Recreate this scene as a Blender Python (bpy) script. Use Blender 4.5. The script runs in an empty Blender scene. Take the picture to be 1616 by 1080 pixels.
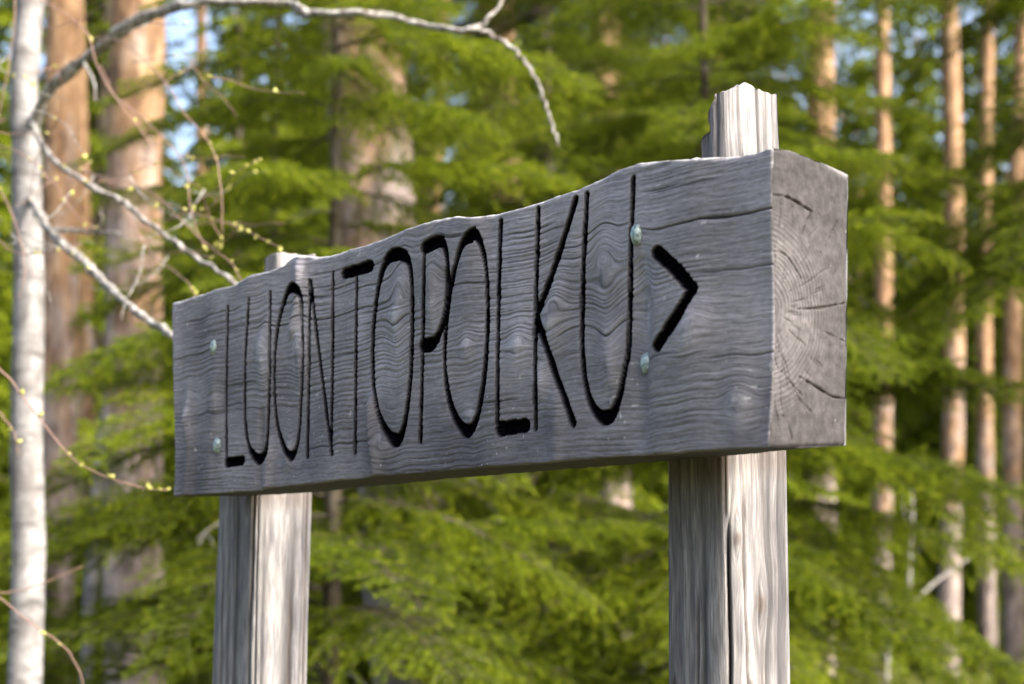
import bpy, math, random
import numpy as np
from mathutils import Vector, Matrix, Euler

random.seed(7)
RAD = math.radians
scene = bpy.context.scene

# ------------------------------------------------------------------ camera, sky, sun, exposure
FPX, CX, CY, HORIZON = 2500.0, 808.0, 540.0, 910.0
CAM_H = 1.50
PITCH = math.atan((HORIZON - CY) / FPX)
CAM = np.array([0.0, 0.0, CAM_H])
SUN_AZ, SUN_EL = RAD(123.0), RAD(37.0)      # azimuth clockwise from +Y
SUN_STRENGTH, SKY_STRENGTH, EXPOSURE = 2.5, 0.15, 2.1

cam_data = bpy.data.cameras.new('camera')
cam_data.sensor_width = 36.0
cam_data.lens = FPX / 1616.0 * 36.0
cam_data.clip_start = 0.05
cam_data.clip_end = 2000.0
cam_data.dof.use_dof = True
cam_data.dof.focus_distance = 1.60
cam_data.dof.aperture_fstop = 5.2
cam = bpy.data.objects.new('camera', cam_data)
scene.collection.objects.link(cam)
cam.location = CAM
cam.rotation_euler = (math.pi / 2 + PITCH, 0, 0)
scene.camera = cam

world = bpy.data.worlds.new('World')
scene.world = world
world.use_nodes = True
wn = world.node_tree
bg = wn.nodes['Background']
sky = wn.nodes.new('ShaderNodeTexSky')
sky.sky_type = 'NISHITA'
sky.sun_disc = False
sky.sun_elevation = SUN_EL
sky.sun_rotation = SUN_AZ
sky.air_density = 0.9
sky.dust_density = 7.0
sky.ozone_density = 0.6
wn.links.new(sky.outputs[0], bg.inputs[0])
bg.inputs[1].default_value = SKY_STRENGTH

sun_data = bpy.data.lights.new('sun', 'SUN')
sun_data.energy = SUN_STRENGTH
sun_data.angle = RAD(5.0)
sun_data.color = (1.0, 0.965, 0.91)
sun = bpy.data.objects.new('sun', sun_data)
scene.collection.objects.link(sun)
to_sun = Vector((math.sin(SUN_AZ) * math.cos(SUN_EL), math.cos(SUN_AZ) * math.cos(SUN_EL), math.sin(SUN_EL)))
sun.rotation_euler = (-to_sun).to_track_quat('-Z', 'Y').to_euler()
sun.location = (8, -4, 12)

scene.view_settings.view_transform = 'Standard'
scene.view_settings.look = 'None'
scene.view_settings.gamma = 1.0
scene.view_settings.exposure = EXPOSURE
scene.render.engine = 'CYCLES'
scene.cycles.use_denoising = True
scene.cycles.max_bounces = 6
scene.cycles.transparent_max_bounces = 4
scene.cycles.caustics_reflective = False
scene.cycles.caustics_refractive = False

# ------------------------------------------------------------------ helpers
COL = scene.collection
D1 = np.array([-0.878, 1.011, 0.0]); D1 /= np.linalg.norm(D1)      # along the board, away from the camera
D2 = np.array([D1[1], -D1[0], 0.0])                                # into the board's thickness


def ray(px, py):
    px = np.asarray(px, float); py = np.asarray(py, float)
    x = (px - CX) / FPX; y = -(py - CY) / FPX
    c, s = math.cos(PITCH), math.sin(PITCH)
    return np.stack([x, c - y * s, s + y * c], -1)


def at(px, py, depth):                       # point on the pixel's ray at a ground distance (y) in metres
    r = ray(px, py)
    return CAM + r * (np.asarray(depth) / r[..., 1])[..., None]


ORIG = at(1211, 707, 1.30)                   # near bottom corner of the board's front face


def on_board(px, py, w=0.0):                 # pixel -> (u along board, z height) on the plane w metres behind the front
    r = ray(px, py)
    n = D2
    t = (np.dot(ORIG - CAM, n) + w) / (r @ n)
    p = CAM + r * t[..., None]
    return (p - ORIG) @ D1, p[..., 2]


def world_from(u, w, z):
    u, w, z = np.broadcast_arrays(np.asarray(u, float), np.asarray(w, float), np.asarray(z, float))
    p = ORIG[None] + u.reshape(-1, 1) * D1 + w.reshape(-1, 1) * D2
    p[:, 2] = z.ravel()
    return p


_tabs = {}


def vn(x, y, seed=0):                        # value noise, -1..1
    if seed not in _tabs:
        _tabs[seed] = np.random.RandomState(seed).rand(256, 256) * 2 - 1
    T = _tabs[seed]
    x, y = np.broadcast_arrays(np.asarray(x, float), np.asarray(y, float))
    ix = np.floor(x).astype(int); iy = np.floor(y).astype(int)
    fx = x - ix; fy = y - iy
    fx = fx * fx * (3 - 2 * fx); fy = fy * fy * (3 - 2 * fy)
    a = T[ix & 255, iy & 255]; b = T[(ix + 1) & 255, iy & 255]
    c = T[ix & 255, (iy + 1) & 255]; d = T[(ix + 1) & 255, (iy + 1) & 255]
    return (a * (1 - fx) + b * fx) * (1 - fy) + (c * (1 - fx) + d * fx) * fy


def fbm(x, y, seed=0, oct=4):
    s = 0; a = 1; n = 0
    for k in range(oct):
        s = s + a * vn(x * 2 ** k, y * 2 ** k, seed + k); n += a; a *= 0.5
    return s / n


def mesh_np(name, verts, faces, mats=(), midx=None, attrs=None, smooth=True):
    verts = np.asarray(verts, np.float32)
    faces = [np.asarray(f, np.int32) for f in (faces if isinstance(faces, list) else [faces])]
    me = bpy.data.meshes.new(name)
    me.vertices.add(len(verts))
    me.vertices.foreach_set('co', verts.ravel())
    tot = np.concatenate([np.full(len(f), f.shape[1], np.int32) for f in faces])
    loops = np.concatenate([f.ravel() for f in faces])
    me.loops.add(len(loops))
    me.loops.foreach_set('vertex_index', loops)
    me.polygons.add(len(tot))
    me.polygons.foreach_set('loop_start', np.concatenate([[0], np.cumsum(tot)[:-1]]).astype(np.int32))
    me.polygons.foreach_set('loop_total', tot)
    for m in mats:
        me.materials.append(m)
    if midx is not None:
        me.polygons.foreach_set('material_index', np.asarray(midx, np.int32))
    me.polygons.foreach_set('use_smooth', np.full(len(tot), smooth, bool))
    for k, v in (attrs or {}).items():
        a = me.attributes.new(k, 'FLOAT', 'POINT')
        a.data.foreach_set('value', np.asarray(v, np.float32).ravel())
    me.update(calc_edges=True)
    me.validate()
    return me


def link(name, me, parent=None):
    o = bpy.data.objects.new(name, me)
    COL.objects.link(o)
    if parent is not None:
        o.parent = parent
    return o


def empty(name, loc=(0, 0, 0)):
    o = bpy.data.objects.new(name, None)
    o.empty_display_size = 0.2
    o.location = loc
    COL.objects.link(o)
    return o


def tag(o, label=None, cat=None, group=None, kind=None):
    if label: o['label'] = label
    if cat: o['category'] = cat
    if group: o['group'] = group
    if kind: o['kind'] = kind
    return o


def grid_faces(nr, nc, off=0, flip=False):
    i = np.arange(nr - 1)[:, None] * nc + np.arange(nc - 1)[None] + off
    f = np.stack([i, i + 1, i + 1 + nc, i + nc], -1).reshape(-1, 4)
    return f[:, ::-1] if flip else f


class Geo:                                   # collects tubes, quads and triangles into one mesh
    def __init__(s):
        s.v = []; s.q = []; s.t = []; s.qm = []; s.tm = []; s.tint = []; s.n = 0

    def add(s, v, q=None, t=None, m=0, tint=0.5):
        v = np.asarray(v, float)
        s.v.append(v)
        s.tint.append(np.full(len(v), tint) if np.isscalar(tint) else np.asarray(tint, float))
        if q is not None and len(q):
            s.q.append(np.asarray(q) + s.n); s.qm.append(np.full(len(q), m))
        if t is not None and len(t):
            s.t.append(np.asarray(t) + s.n); s.tm.append(np.full(len(t), m))
        s.n += len(v)

    def tube(s, pts, rad, sides=6, m=0, tint=0.5, bump=0.0, seed=3):
        pts = np.asarray(pts, float); rad = np.broadcast_to(np.asarray(rad, float), (len(pts),))
        tan = np.gradient(pts, axis=0)
        tan /= np.linalg.norm(tan, axis=1)[:, None] + 1e-9
        ref = np.where(np.abs(tan[:, 2:3]) > 0.9, np.array([[1.0, 0, 0]]), np.array([[0, 0, 1.0]]))
        if np.abs(tan[:, 2]).mean() > 0.6: ref = np.tile([[1.0, 0, 0]], (len(pts), 1))
        else: ref = np.tile([[0.0, 0, 1.0]], (len(pts), 1)) + 0.01
        a = np.cross(tan, ref); a /= np.linalg.norm(a, axis=1)[:, None] + 1e-9
        b = np.cross(tan, a)
        th = np.linspace(0, 2 * math.pi, sides, endpoint=False)
        r = rad[:, None] * np.ones(sides)[None]
        if bump:
            L = np.concatenate([[0], np.cumsum(np.linalg.norm(np.diff(pts, axis=0), axis=1))])
            r = r * (1 + bump * vn(np.cos(th)[None] * 2.3 + L[:, None] * 9, np.sin(th)[None] * 2.3 + L[:, None] * 23, seed))
        v = pts[:, None] + (np.cos(th)[None, :, None] * a[:, None] + np.sin(th)[None, :, None] * b[:, None]) * r[..., None]
        n = len(pts)
        i = np.arange(n - 1)[:, None] * sides; j = np.arange(sides)[None]; k = (j + 1) % sides
        q = np.stack([i + j, i + k, i + sides + k, i + sides + j], -1).reshape(-1, 4)
        base = n * sides
        v = np.concatenate([v.reshape(-1, 3), pts[:1], pts[-1:]])
        jj = np.arange(sides); kk = (jj + 1) % sides
        t = np.concatenate([np.stack([kk, jj, np.full(sides, base)], -1),
                            np.stack([(n - 1) * sides + jj, (n - 1) * sides + kk, np.full(sides, base + 1)], -1)])
        s.add(v, q, t, m, tint)

    def mesh(s, name, mats, smooth=True):
        faces = []; mi = []
        if s.q: faces.append(np.concatenate(s.q)); mi.append(np.concatenate(s.qm))
        if s.t: faces.append(np.concatenate(s.t)); mi.append(np.concatenate(s.tm))
        return mesh_np(name, np.concatenate(s.v), faces, mats, np.concatenate(mi), {'tint': np.concatenate(s.tint)}, smooth)


def resample(pts, n):                        # smooth curve through points (Catmull-Rom)
    p = np.asarray(pts, float)
    p = np.concatenate([[2 * p[0] - p[1]], p, [2 * p[-1] - p[-2]]])
    t = np.linspace(0, len(p) - 3 - 1e-6, n); i = t.astype(int); f = (t - i)[:, None]
    a, b, c, d = p[i], p[i + 1], p[i + 2], p[i + 3]
    return 0.5 * (2 * b + (c - a) * f + (2 * a - 5 * b + 4 * c - d) * f ** 2 + (3 * b - a - 3 * c + d) * f ** 3)


# ------------------------------------------------------------------ materials
class NT:
    def __init__(s, name):
        s.m = bpy.data.materials.new(name); s.m.use_nodes = True
        s.t = s.m.node_tree; s.b = s.t.nodes['Principled BSDF']; s.out = s.t.nodes['Material Output']

    def n(s, typ, **kw):
        nd = s.t.nodes.new(typ)
        for k, v in kw.items():
            setattr(nd, k, v)
        return nd

    def l(s, a, b): s.t.links.new(a, b)

    def val(s, x, inp):
        if isinstance(x, (int, float)): inp.default_value = x
        elif isinstance(x, tuple): inp.default_value = x if len(x) == len(inp.default_value) else (*x, 1)
        else: s.l(x, inp)

    def math(s, op, a, b=0.0, clamp=False):
        nd = s.n('ShaderNodeMath', operation=op, use_clamp=clamp)
        s.val(a, nd.inputs[0]); s.val(b, nd.inputs[1]); return nd.outputs[0]

    def mix(s, f, a, b, blend='MIX'):
        nd = s.n('ShaderNodeMix', data_type='RGBA', blend_type=blend)
        s.val(f, nd.inputs[0]); s.val(a, nd.inputs[6]); s.val(b, nd.inputs[7]); return nd.outputs[2]

    def attr(s, name): return s.n('ShaderNodeAttribute', attribute_name=name).outputs['Fac']

    def noise(s, vec, scale=1.0, detail=3.0, rough=0.55):
        nd = s.n('ShaderNodeTexNoise'); s.l(vec, nd.inputs['Vector'])
        nd.inputs['Scale'].default_value = scale; nd.inputs['Detail'].default_value = detail; nd.inputs['Roughness'].default_value = rough
        return nd.outputs['Fac']

    def xyz(s, x, y, z=0.0):
        nd = s.n('ShaderNodeCombineXYZ')
        for i, v in enumerate((x, y, z)): s.val(v, nd.inputs[i])
        return nd.outputs[0]

    def map(s, vec, scale):
        nd = s.n('ShaderNodeMapping'); s.l(vec, nd.inputs[0]); nd.inputs['Scale'].default_value = scale; return nd.outputs[0]

    def ramp(s, fac, stops):
        nd = s.n('ShaderNodeValToRGB'); s.l(fac, nd.inputs[0])
        e = nd.color_ramp.elements
        while len(e) < len(stops): e.new(0.5)
        for k, (p, c) in enumerate(stops):
            e[k].position = p; e[k].color = (*c, 1) if len(c) == 3 else c
        return nd.outputs[0]

    def bump(s, h, strength, dist):
        nd = s.n('ShaderNodeBump'); s.l(h, nd.inputs['Height'])
        nd.inputs['Strength'].default_value = strength; nd.inputs['Distance'].default_value = dist
        s.l(nd.outputs[0], s.b.inputs['Normal'])

    def fin(s, col, rough=0.85, spec=0.25):
        s.val(col, s.b.inputs['Base Color']); s.val(rough, s.b.inputs['Roughness'])
        s.b.inputs['Specular IOR Level'].default_value = spec
        return s.m


def mat_board():
    k = NT('weathered_dark_wood')
    gc, uu, ring, tone, ink, lich = [k.attr(a) for a in ('gc', 'uu', 'ring', 'tone', 'ink', 'lich')]
    v = k.xyz(k.math('MULTIPLY', uu, 14.0), k.math('MULTIPLY', gc, 620.0), tone)
    st = k.noise(v, 1.0, 4.0, 0.65)
    v2 = k.xyz(k.math('MULTIPLY', uu, 120.0), k.math('MULTIPLY', gc, 420.0), 3.0)
    fine = k.noise(v2, 1.0, 3.0, 0.7)
    base = k.ramp(st, [(0.25, (0.078, 0.075, 0.083)), (0.5, (0.158, 0.153, 0.166)), (0.78, (0.31, 0.302, 0.322))])
    base = k.mix(0.45, base, k.ramp(fine, [(0.3, (0.075, 0.073, 0.080)), (0.7, (0.26, 0.253, 0.270))]))
    base = k.mix(k.math('MULTIPLY', ring, 0.6, True), base, (0.028, 0.027, 0.030))
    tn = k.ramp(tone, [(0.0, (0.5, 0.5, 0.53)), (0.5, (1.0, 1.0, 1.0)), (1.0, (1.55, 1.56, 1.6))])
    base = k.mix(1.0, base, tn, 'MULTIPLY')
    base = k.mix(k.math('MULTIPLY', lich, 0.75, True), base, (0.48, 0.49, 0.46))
    ik = k.noise(k.xyz(k.math('MULTIPLY', uu, 200.0), k.math('MULTIPLY', gc, 300.0), 1.0), 1.0, 3.0, 0.6)
    inkc = k.ramp(ik, [(0.45, (0.0012, 0.0012, 0.002)), (0.75, (0.006, 0.006, 0.010))])
    base = k.mix(ink, base, inkc)
    h = k.math('ADD', k.math('MULTIPLY', st, 0.6), k.math('MULTIPLY', fine, 0.4))
    k.bump(h, 0.55, 0.0012)
    k.l(k.math('MULTIPLY', k.math('SUBTRACT', 1.0, ink), 0.26), k.b.inputs['Specular IOR Level'])
    k.val(base, k.b.inputs['Base Color']); k.b.inputs['Roughness'].default_value = 0.82
    return k.m


def mat_end():
    k = NT('grey_end_grain')
    ring, tone, ink, lich, uu, gc = [k.attr(a) for a in ('ring', 'tone', 'ink', 'lich', 'uu', 'gc')]
    v = k.xyz(k.math('MULTIPLY', uu, 130.0), k.math('MULTIPLY', gc, 110.0), 0.0)
    nz = k.noise(v, 1.0, 4.0, 0.6)
    base = k.ramp(nz, [(0.25, (0.028, 0.0265, 0.028)), (0.5, (0.050, 0.048, 0.050)), (0.78, (0.082, 0.079, 0.083))])
    base = k.mix(k.math('MULTIPLY', ring, 0.85, True), base, (0.03, 0.028, 0.029))
    tn = k.ramp(tone, [(0.0, (0.5, 0.49, 0.49)), (0.5, (1.0, 1.0, 1.0)), (1.0, (1.5, 1.5, 1.52))])
    base = k.mix(1.0, base, tn, 'MULTIPLY')
    base = k.mix(k.math('MULTIPLY', lich, 0.6, True), base, (0.26, 0.27, 0.25))
    base = k.mix(ink, base, (0.022, 0.018, 0.016))
    k.bump(nz, 0.6, 0.0015)
    return k.fin(base, 0.9, 0.15)


def mat_post():
    k = NT('silvery_weathered_wood')
    g, a, z, stain_shade = [k.attr(x) for x in ('ring', 'uu', 'gc', 'ink')]
    tone = k.attr('tone')
    v = k.xyz(k.math('MULTIPLY', a, 460.0), k.math('MULTIPLY', z, 24.0), 0.0)
    st = k.noise(v, 1.0, 4.0, 0.62)
    v2 = k.xyz(k.math('MULTIPLY', a, 80.0), k.math('MULTIPLY', z, 14.0), 5.0)
    st2 = k.noise(v2, 1.0, 3.0, 0.55)
    base = k.ramp(st, [(0.25, (0.06, 0.058, 0.059)), (0.5, (0.165, 0.162, 0.165)), (0.75, (0.29, 0.287, 0.29))])
    base = k.mix(k.math('MULTIPLY', g, 1.25, True), base, (0.05, 0.049, 0.052))
    base = k.mix(1.0, base, k.ramp(st2, [(0.3, (0.62, 0.62, 0.66)), (0.6, (1.08, 1.07, 1.05))]), 'MULTIPLY')
    base = k.mix(1.0, base, k.ramp(tone, [(0.0, (0.45, 0.46, 0.5)), (0.5, (1, 1, 1)), (1.0, (1.3, 1.3, 1.3))]), 'MULTIPLY')
    base = k.mix(stain_shade, base, (0.055, 0.038, 0.028))
    k.bump(st, 0.5, 0.0014)
    return k.fin(base, 0.8, 0.3)


def mat_bark_pine():
    k = NT('pine_bark')
    co = k.n('ShaderNodeTexCoord').outputs['Object']
    sep = k.n('ShaderNodeSeparateXYZ'); k.l(co, sep.inputs[0])
    nz = k.noise(k.map(co, (13, 13, 4.5)), 1.0, 5.0, 0.62)
    big = k.noise(k.map(co, (6.5, 6.5, 2.0)), 1.0, 4.0, 0.55)
    low = k.ramp(nz, [(0.35, (0.085, 0.068, 0.06)), (0.5, (0.19, 0.155, 0.14)), (0.68, (0.33, 0.275, 0.25))])
    up = k.ramp(nz, [(0.34, (0.11, 0.065, 0.038)), (0.5, (0.225, 0.138, 0.078)), (0.66, (0.33, 0.225, 0.135))])
    f = k.math('ADD', k.math('MULTIPLY', k.math('SUBTRACT', sep.outputs[2], 2.3), 0.6), k.math('MULTIPLY', k.math('SUBTRACT', big, 0.5), 5.0), )
    f = k.math('ADD', f, 0.0, True)
    k.bump(nz, 0.9, 0.03)
    return k.fin(k.mix(f, low, up), 0.9, 0.15)


def mat_bark_spruce():
    k = NT('spruce_bark')
    co = k.n('ShaderNodeTexCoord').outputs['Object']
    nz = k.noise(k.map(co, (20, 20, 9)), 1.0, 4.0, 0.6)
    c = k.ramp(nz, [(0.3, (0.035, 0.028, 0.02)), (0.55, (0.075, 0.062, 0.045)), (0.72, (0.14, 0.125, 0.11))])
    k.bump(nz, 0.8, 0.012)
    return k.fin(c, 0.9, 0.15)


def mat_bark_birch():
    k = NT('birch_bark')
    co = k.n('ShaderNodeTexCoord').outputs['Object']
    nz = k.noise(k.map(co, (12, 12, 30)), 1.0, 5.0, 0.68)
    b2 = k.noise(k.map(co, (16, 16, 9)), 1.0, 4.0, 0.65)
    c = k.ramp(nz, [(0.36, (0.06, 0.058, 0.057)), (0.48, (0.15, 0.148, 0.15)), (0.7, (0.23, 0.228, 0.232))])
    c = k.mix(k.ramp(b2, [(0.46, (0, 0, 0)), (0.62, (0.85, 0.85, 0.85))]), c, (0.085, 0.08, 0.078))
    k.bump(nz, 0.3, 0.004)
    return k.fin(c, 0.75, 0.3)


def mat_lichen_bark():
    k = NT('lichened_bark')
    co = k.n('ShaderNodeTexCoord').outputs['Object']
    nz = k.noise(co, 70.0, 4.0, 0.6)
    c = k.ramp(nz, [(0.36, (0.07, 0.058, 0.05)), (0.48, (0.17, 0.16, 0.148)), (0.62, (0.31, 0.31, 0.295))])
    k.bump(nz, 0.9, 0.006)
    return k.fin(c, 0.9, 0.15)


def mat_twig():
    k = NT('red_brown_twig')
    return k.fin((0.19, 0.115, 0.09), 0.6, 0.4)


def mat_leaf(name, dark, mid, light, transl=0.35, scale=1.0):
    k = NT(name)
    t = k.attr('tint')
    oi = k.n('ShaderNodeObjectInfo').outputs['Random']
    f = k.math('ADD', k.math('MULTIPLY', t, 0.8), k.math('MULTIPLY', oi, 0.2))
    c = k.ramp(f, [(0.1, dark), (0.5, mid), (0.9, light)])
    k.fin(c, 0.6, 0.08)
    tr = k.n('ShaderNodeBsdfTranslucent'); k.l(c, tr.inputs[0])
    mx = k.n('ShaderNodeMixShader'); mx.inputs[0].default_value = transl
    k.l(k.b.outputs[0], mx.inputs[1]); k.l(tr.outputs[0], mx.inputs[2]); k.l(mx.outputs[0], k.out.inputs[0])
    return k.m


def mat_ground():
    k = NT('forest_floor')
    co = k.n('ShaderNodeTexCoord').outputs['Object']
    a = k.noise(co, 0.7, 5.0, 0.6); b = k.noise(co, 18.0, 4.0, 0.65)
    c1 = k.ramp(b, [(0.3, (0.045, 0.034, 0.022)), (0.55, (0.11, 0.085, 0.055)), (0.75, (0.19, 0.155, 0.10))])
    c2 = k.ramp(b, [(0.3, (0.03, 0.045, 0.012)), (0.6, (0.075, 0.10, 0.028)), (0.8, (0.12, 0.145, 0.045))])
    k.bump(b, 0.8, 0.06)
    return k.fin(k.mix(k.ramp(a, [(0.42, (0, 0, 0)), (0.58, (1, 1, 1))]), c1, c2), 0.95, 0.1)


def mat_bolt():
    k = NT('verdigris_zinc')
    co = k.n('ShaderNodeTexCoord').outputs['Object']
    nz = k.noise(co, 260.0, 3.0, 0.6)
    c = k.ramp(nz, [(0.35, (0.10, 0.14, 0.14)), (0.55, (0.24, 0.31, 0.30)), (0.7, (0.36, 0.41, 0.40))])
    k.b.inputs['Metallic'].default_value = 0.35
    return k.fin(c, 0.5, 0.5)


M_BOARD, M_END, M_POST = mat_board(), mat_end(), mat_post()
M_PINE, M_SPRUCE, M_BIRCH, M_LICHEN, M_TWIG = mat_bark_pine(), mat_bark_spruce(), mat_bark_birch(), mat_lichen_bark(), mat_twig()
M_NEEDLE = mat_leaf('spruce_needles', (0.052, 0.084, 0.007), (0.155, 0.205, 0.012), (0.32, 0.365, 0.026), 0.5)
M_PINEN = mat_leaf('pine_needles', (0.03, 0.05, 0.014), (0.06, 0.09, 0.024), (0.10, 0.14, 0.035), 0.25)
M_BUD = mat_leaf('birch_buds', (0.22, 0.20, 0.05), (0.42, 0.42, 0.12), (0.58, 0.58, 0.24), 0.3)
M_HERB = mat_leaf('undergrowth_leaves', (0.05, 0.06, 0.014), (0.10, 0.12, 0.025), (0.19, 0.19, 0.05), 0.35)
M_GROUND, M_BOLT = mat_ground(), mat_bolt()

# ------------------------------------------------------------------ ground
n = 121
gx = np.sign(np.linspace(-1, 1, n)) * np.abs(np.linspace(-1, 1, n)) ** 2.2 * 400
X, Y = np.meshgrid(gx, gx + 12)


def ground_z(x, y):
    r = np.hypot(x, y - 1.0)
    k = np.clip((r - 2) / 8, 0, 1)
    return k * (0.16 * fbm(np.asarray(x) * 0.22 + 50, np.asarray(y) * 0.22 + 50, 60, 3))


gv = np.stack([X.ravel(), Y.ravel(), ground_z(X, Y).ravel()], -1)
tag(link('ground', mesh_np('ground', gv, grid_faces(n, n), [M_GROUND])), kind='structure')

# ------------------------------------------------------------------ the sign
THICK = 0.108


def poly_board(pts, w=0.0):
    p = np.array(pts, float)
    u, z = on_board(p[:, 0], p[:, 1], w)
    return np.stack([u, z], -1)


TOP = poly_board([(275, 478), (300, 470), (343, 456), (372, 449), (402, 433), (427, 427), (447, 419), (461, 405), (470, 402), (488, 405), (510, 403), (552, 390),
                  (602, 377), (643, 362), (685, 348), (714, 342), (752, 342), (785, 337), (831, 325), (868, 312), (910, 299), (936, 285), (971, 269),
                  (1007, 257), (1054, 253), (1107, 248), (1161, 245), (1195, 238), (1216, 232)])
BOT = poly_board([(277, 783), (343, 779), (397, 775), (427, 770), (510, 762), (585, 752), (660, 746), (760, 738), (852, 732), (960, 722), (1048, 717), (1130, 711), (1209, 706)])
TOP = TOP[np.argsort(TOP[:, 0])]; BOT = BOT[np.argsort(BOT[:, 0])]
U_TOP0, U_BOT0 = TOP[0, 0], BOT[0, 0]
U_TOP1, U_BOT1 = TOP[-1, 0], BOT[-1, 0]
BU = lambda px, py: tuple(poly_board([(px, py)])[0])

LETTERS = [
    ('L', [([(359, 485), (357, 600), (357, 727)], 1.0), ([(358, 730), (382, 727)], 1.6)]),
    ('U', [([(392, 474), (387, 560), (386, 630), (388, 680), (394, 710), (406, 725), (415, 720), (420, 705), (423, 667), (425, 560), (426, 462)], 1.0)]),
    ('O', [([(463, 454), (471, 464), (475, 485), (477, 558), (474, 650), (470, 695), (463, 717), (455, 719), (446, 702), (438, 675), (433, 630), (432, 583), (435, 540), (440, 505), (450, 470), (457, 456), (463, 454)], 1.05)]),
    ('N', [([(488, 444), (487, 580), (485, 720)], 1.0), ([(490, 446), (497, 510), (507, 590), (523, 716)], 1.0), ([(525, 431), (524, 570), (522, 712)], 1.0)]),
    ('T', [([(543, 432), (584, 420)], 1.8), ([(563, 430), (561, 560), (560, 714)], 1.0)]),
    ('O', [([(629, 401), (641, 408), (648, 430), (650, 488), (648, 583), (641, 654), (632, 688), (622, 695), (610, 683), (597, 655), (589, 610), (588, 533), (594, 470), (604, 425), (616, 404), (629, 401)], 1.2)]),
    ('P', [([(669, 392), (667, 533), (663, 696)], 1.05), ([(670, 391), (693, 381), (703, 398), (706, 437), (702, 492), (692, 527), (682, 542), (668, 546)], 1.2)]),
    ('O', [([(750, 370), (759, 388), (767, 433), (769, 508), (764, 592), (754, 652), (743, 677), (731, 678), (714, 650), (704, 608), (701, 550), (707, 483), (716, 429), (727, 390), (738, 374), (750, 370)], 1.15)]),
    ('L', [([(790, 350), (787, 440), (785, 560), (784, 668)], 1.1), ([(789, 677), (828, 672)], 1.9)]),
    ('K', [([(849, 330), (846, 430), (844, 550), (845, 676)], 1.05), ([(908, 315), (893, 365), (868, 440), (846, 498)], 1.15), ([(846, 500), (868, 567), (890, 630), (904, 668)], 1.15)]),
    ('U', [([(926, 307), (921, 400), (918, 500), (920, 575), (928, 625), (945, 656), (963, 656), (976, 630), (986, 580), (992, 539), (995, 396), (999, 282)], 1.1)]),
    ('>', [([(1036, 399), (1064, 424), (1091, 456)], 1.75), ([(1091, 457), (1066, 500), (1037, 545)], 1.55)]),
]


def seg_dist(U, Z, line):
    best = np.full(U.shape, 9.0); tpos = np.zeros(U.shape)
    L = np.concatenate([[0], np.cumsum(np.linalg.norm(np.diff(line, axis=0), axis=1))]); L /= L[-1]
    for k in range(len(line) - 1):
        a, b = line[k], line[k + 1]
        d = b - a
        t = np.clip(((U - a[0]) * d[0] + (Z - a[1]) * d[1]) / (d @ d), 0, 1)
        dd = np.hypot(U - a[0] - t * d[0], Z - a[1] - t * d[1])
        m = dd < best
        best = np.where(m, dd, best); tpos = np.where(m, L[k] + t * (L[k + 1] - L[k]), tpos)
    return best, tpos


def flatness(line, tpos):                     # 1 where a stroke runs level, 0 where it is upright
    d = np.abs(np.diff(line, axis=0)); L = np.linalg.norm(d, axis=1); f = d[:, 0] / L
    c = (np.concatenate([[0], np.cumsum(L)[:-1]]) + L / 2) / L.sum()
    return np.interp(tpos, c, f)


NC, NR = 1000, 280
sgrid = np.linspace(0, 1, NC)[None, :]; tgrid = np.linspace(0, 1, NR)[:, None]
u0 = U_BOT0 + (U_TOP0 - U_BOT0) * tgrid; u1 = U_BOT1 + (U_TOP1 - U_BOT1) * tgrid
U = u0 + (u1 - u0) * sgrid
zb = np.interp(U, BOT[:, 0], BOT[:, 1]) + 0.0008 * fbm(U * 90, 0.3, 11)
zt = np.interp(U, TOP[:, 0], TOP[:, 1]) + 0.0012 * fbm(U * 120, 0.7, 12)
Z = zb + (zt - zb) * tgrid
U = U + (0.0010 * fbm(Z * 60, 0.2, 13)) * ((1 - sgrid) ** 20 + sgrid ** 20)
ZM = (zb + zt) / 2

# knots and ripples: (px, py, su, sz, warp, bulge)
KNOTS = [(470, 560, .016, .045, .014, .004), (632, 485, .016, .050, .020, .003), (690, 460, .013, .040, .014, .003), (738, 548, .012, .016, .007, .002),
         (824, 548, .014, .018, .009, .003), (880, 500, .017, .035, .016, .005), (952, 430, .016, .035, .020, .003), (958, 572, .015, .030, -.012, .005),
         (1014, 480, .012, .045, .012, -.004), (598, 700, .013, .022, .010, .004), (418, 560, .012, .040, .010, .003), (455, 720, .010, .020, -.010, .003),
         (560, 520, .020, .030, .003, .001), (1090, 520, .020, .022, .008, .003), (860, 600, .011, .020, -.007, .003), (345, 640, .014, .030, .006, .002),
         (1170, 640, .014, .018, .010, .002), (300, 650, .012, .03, .008, .003), (745, 660, .014, .02, .006, .002)]
warp = 0.006 * fbm(U * 7, Z * 5, 21, 3) + 0.0009 * fbm(U * 38, Z * 12, 25, 3) + 0.0008 * np.sin(U * 150 + 3 * vn(U * 9, Z * 8, 31)) * np.clip(vn(U * 6, Z * 6, 33) + 0.2, 0, 1)
bulge = 0.0055 * vn(U * 9 + 3, Z * 4, 41) + 0.0032 * vn(U * 26, Z * 6, 42)
light = np.zeros_like(U); knot_dark = np.zeros_like(U)
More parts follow.
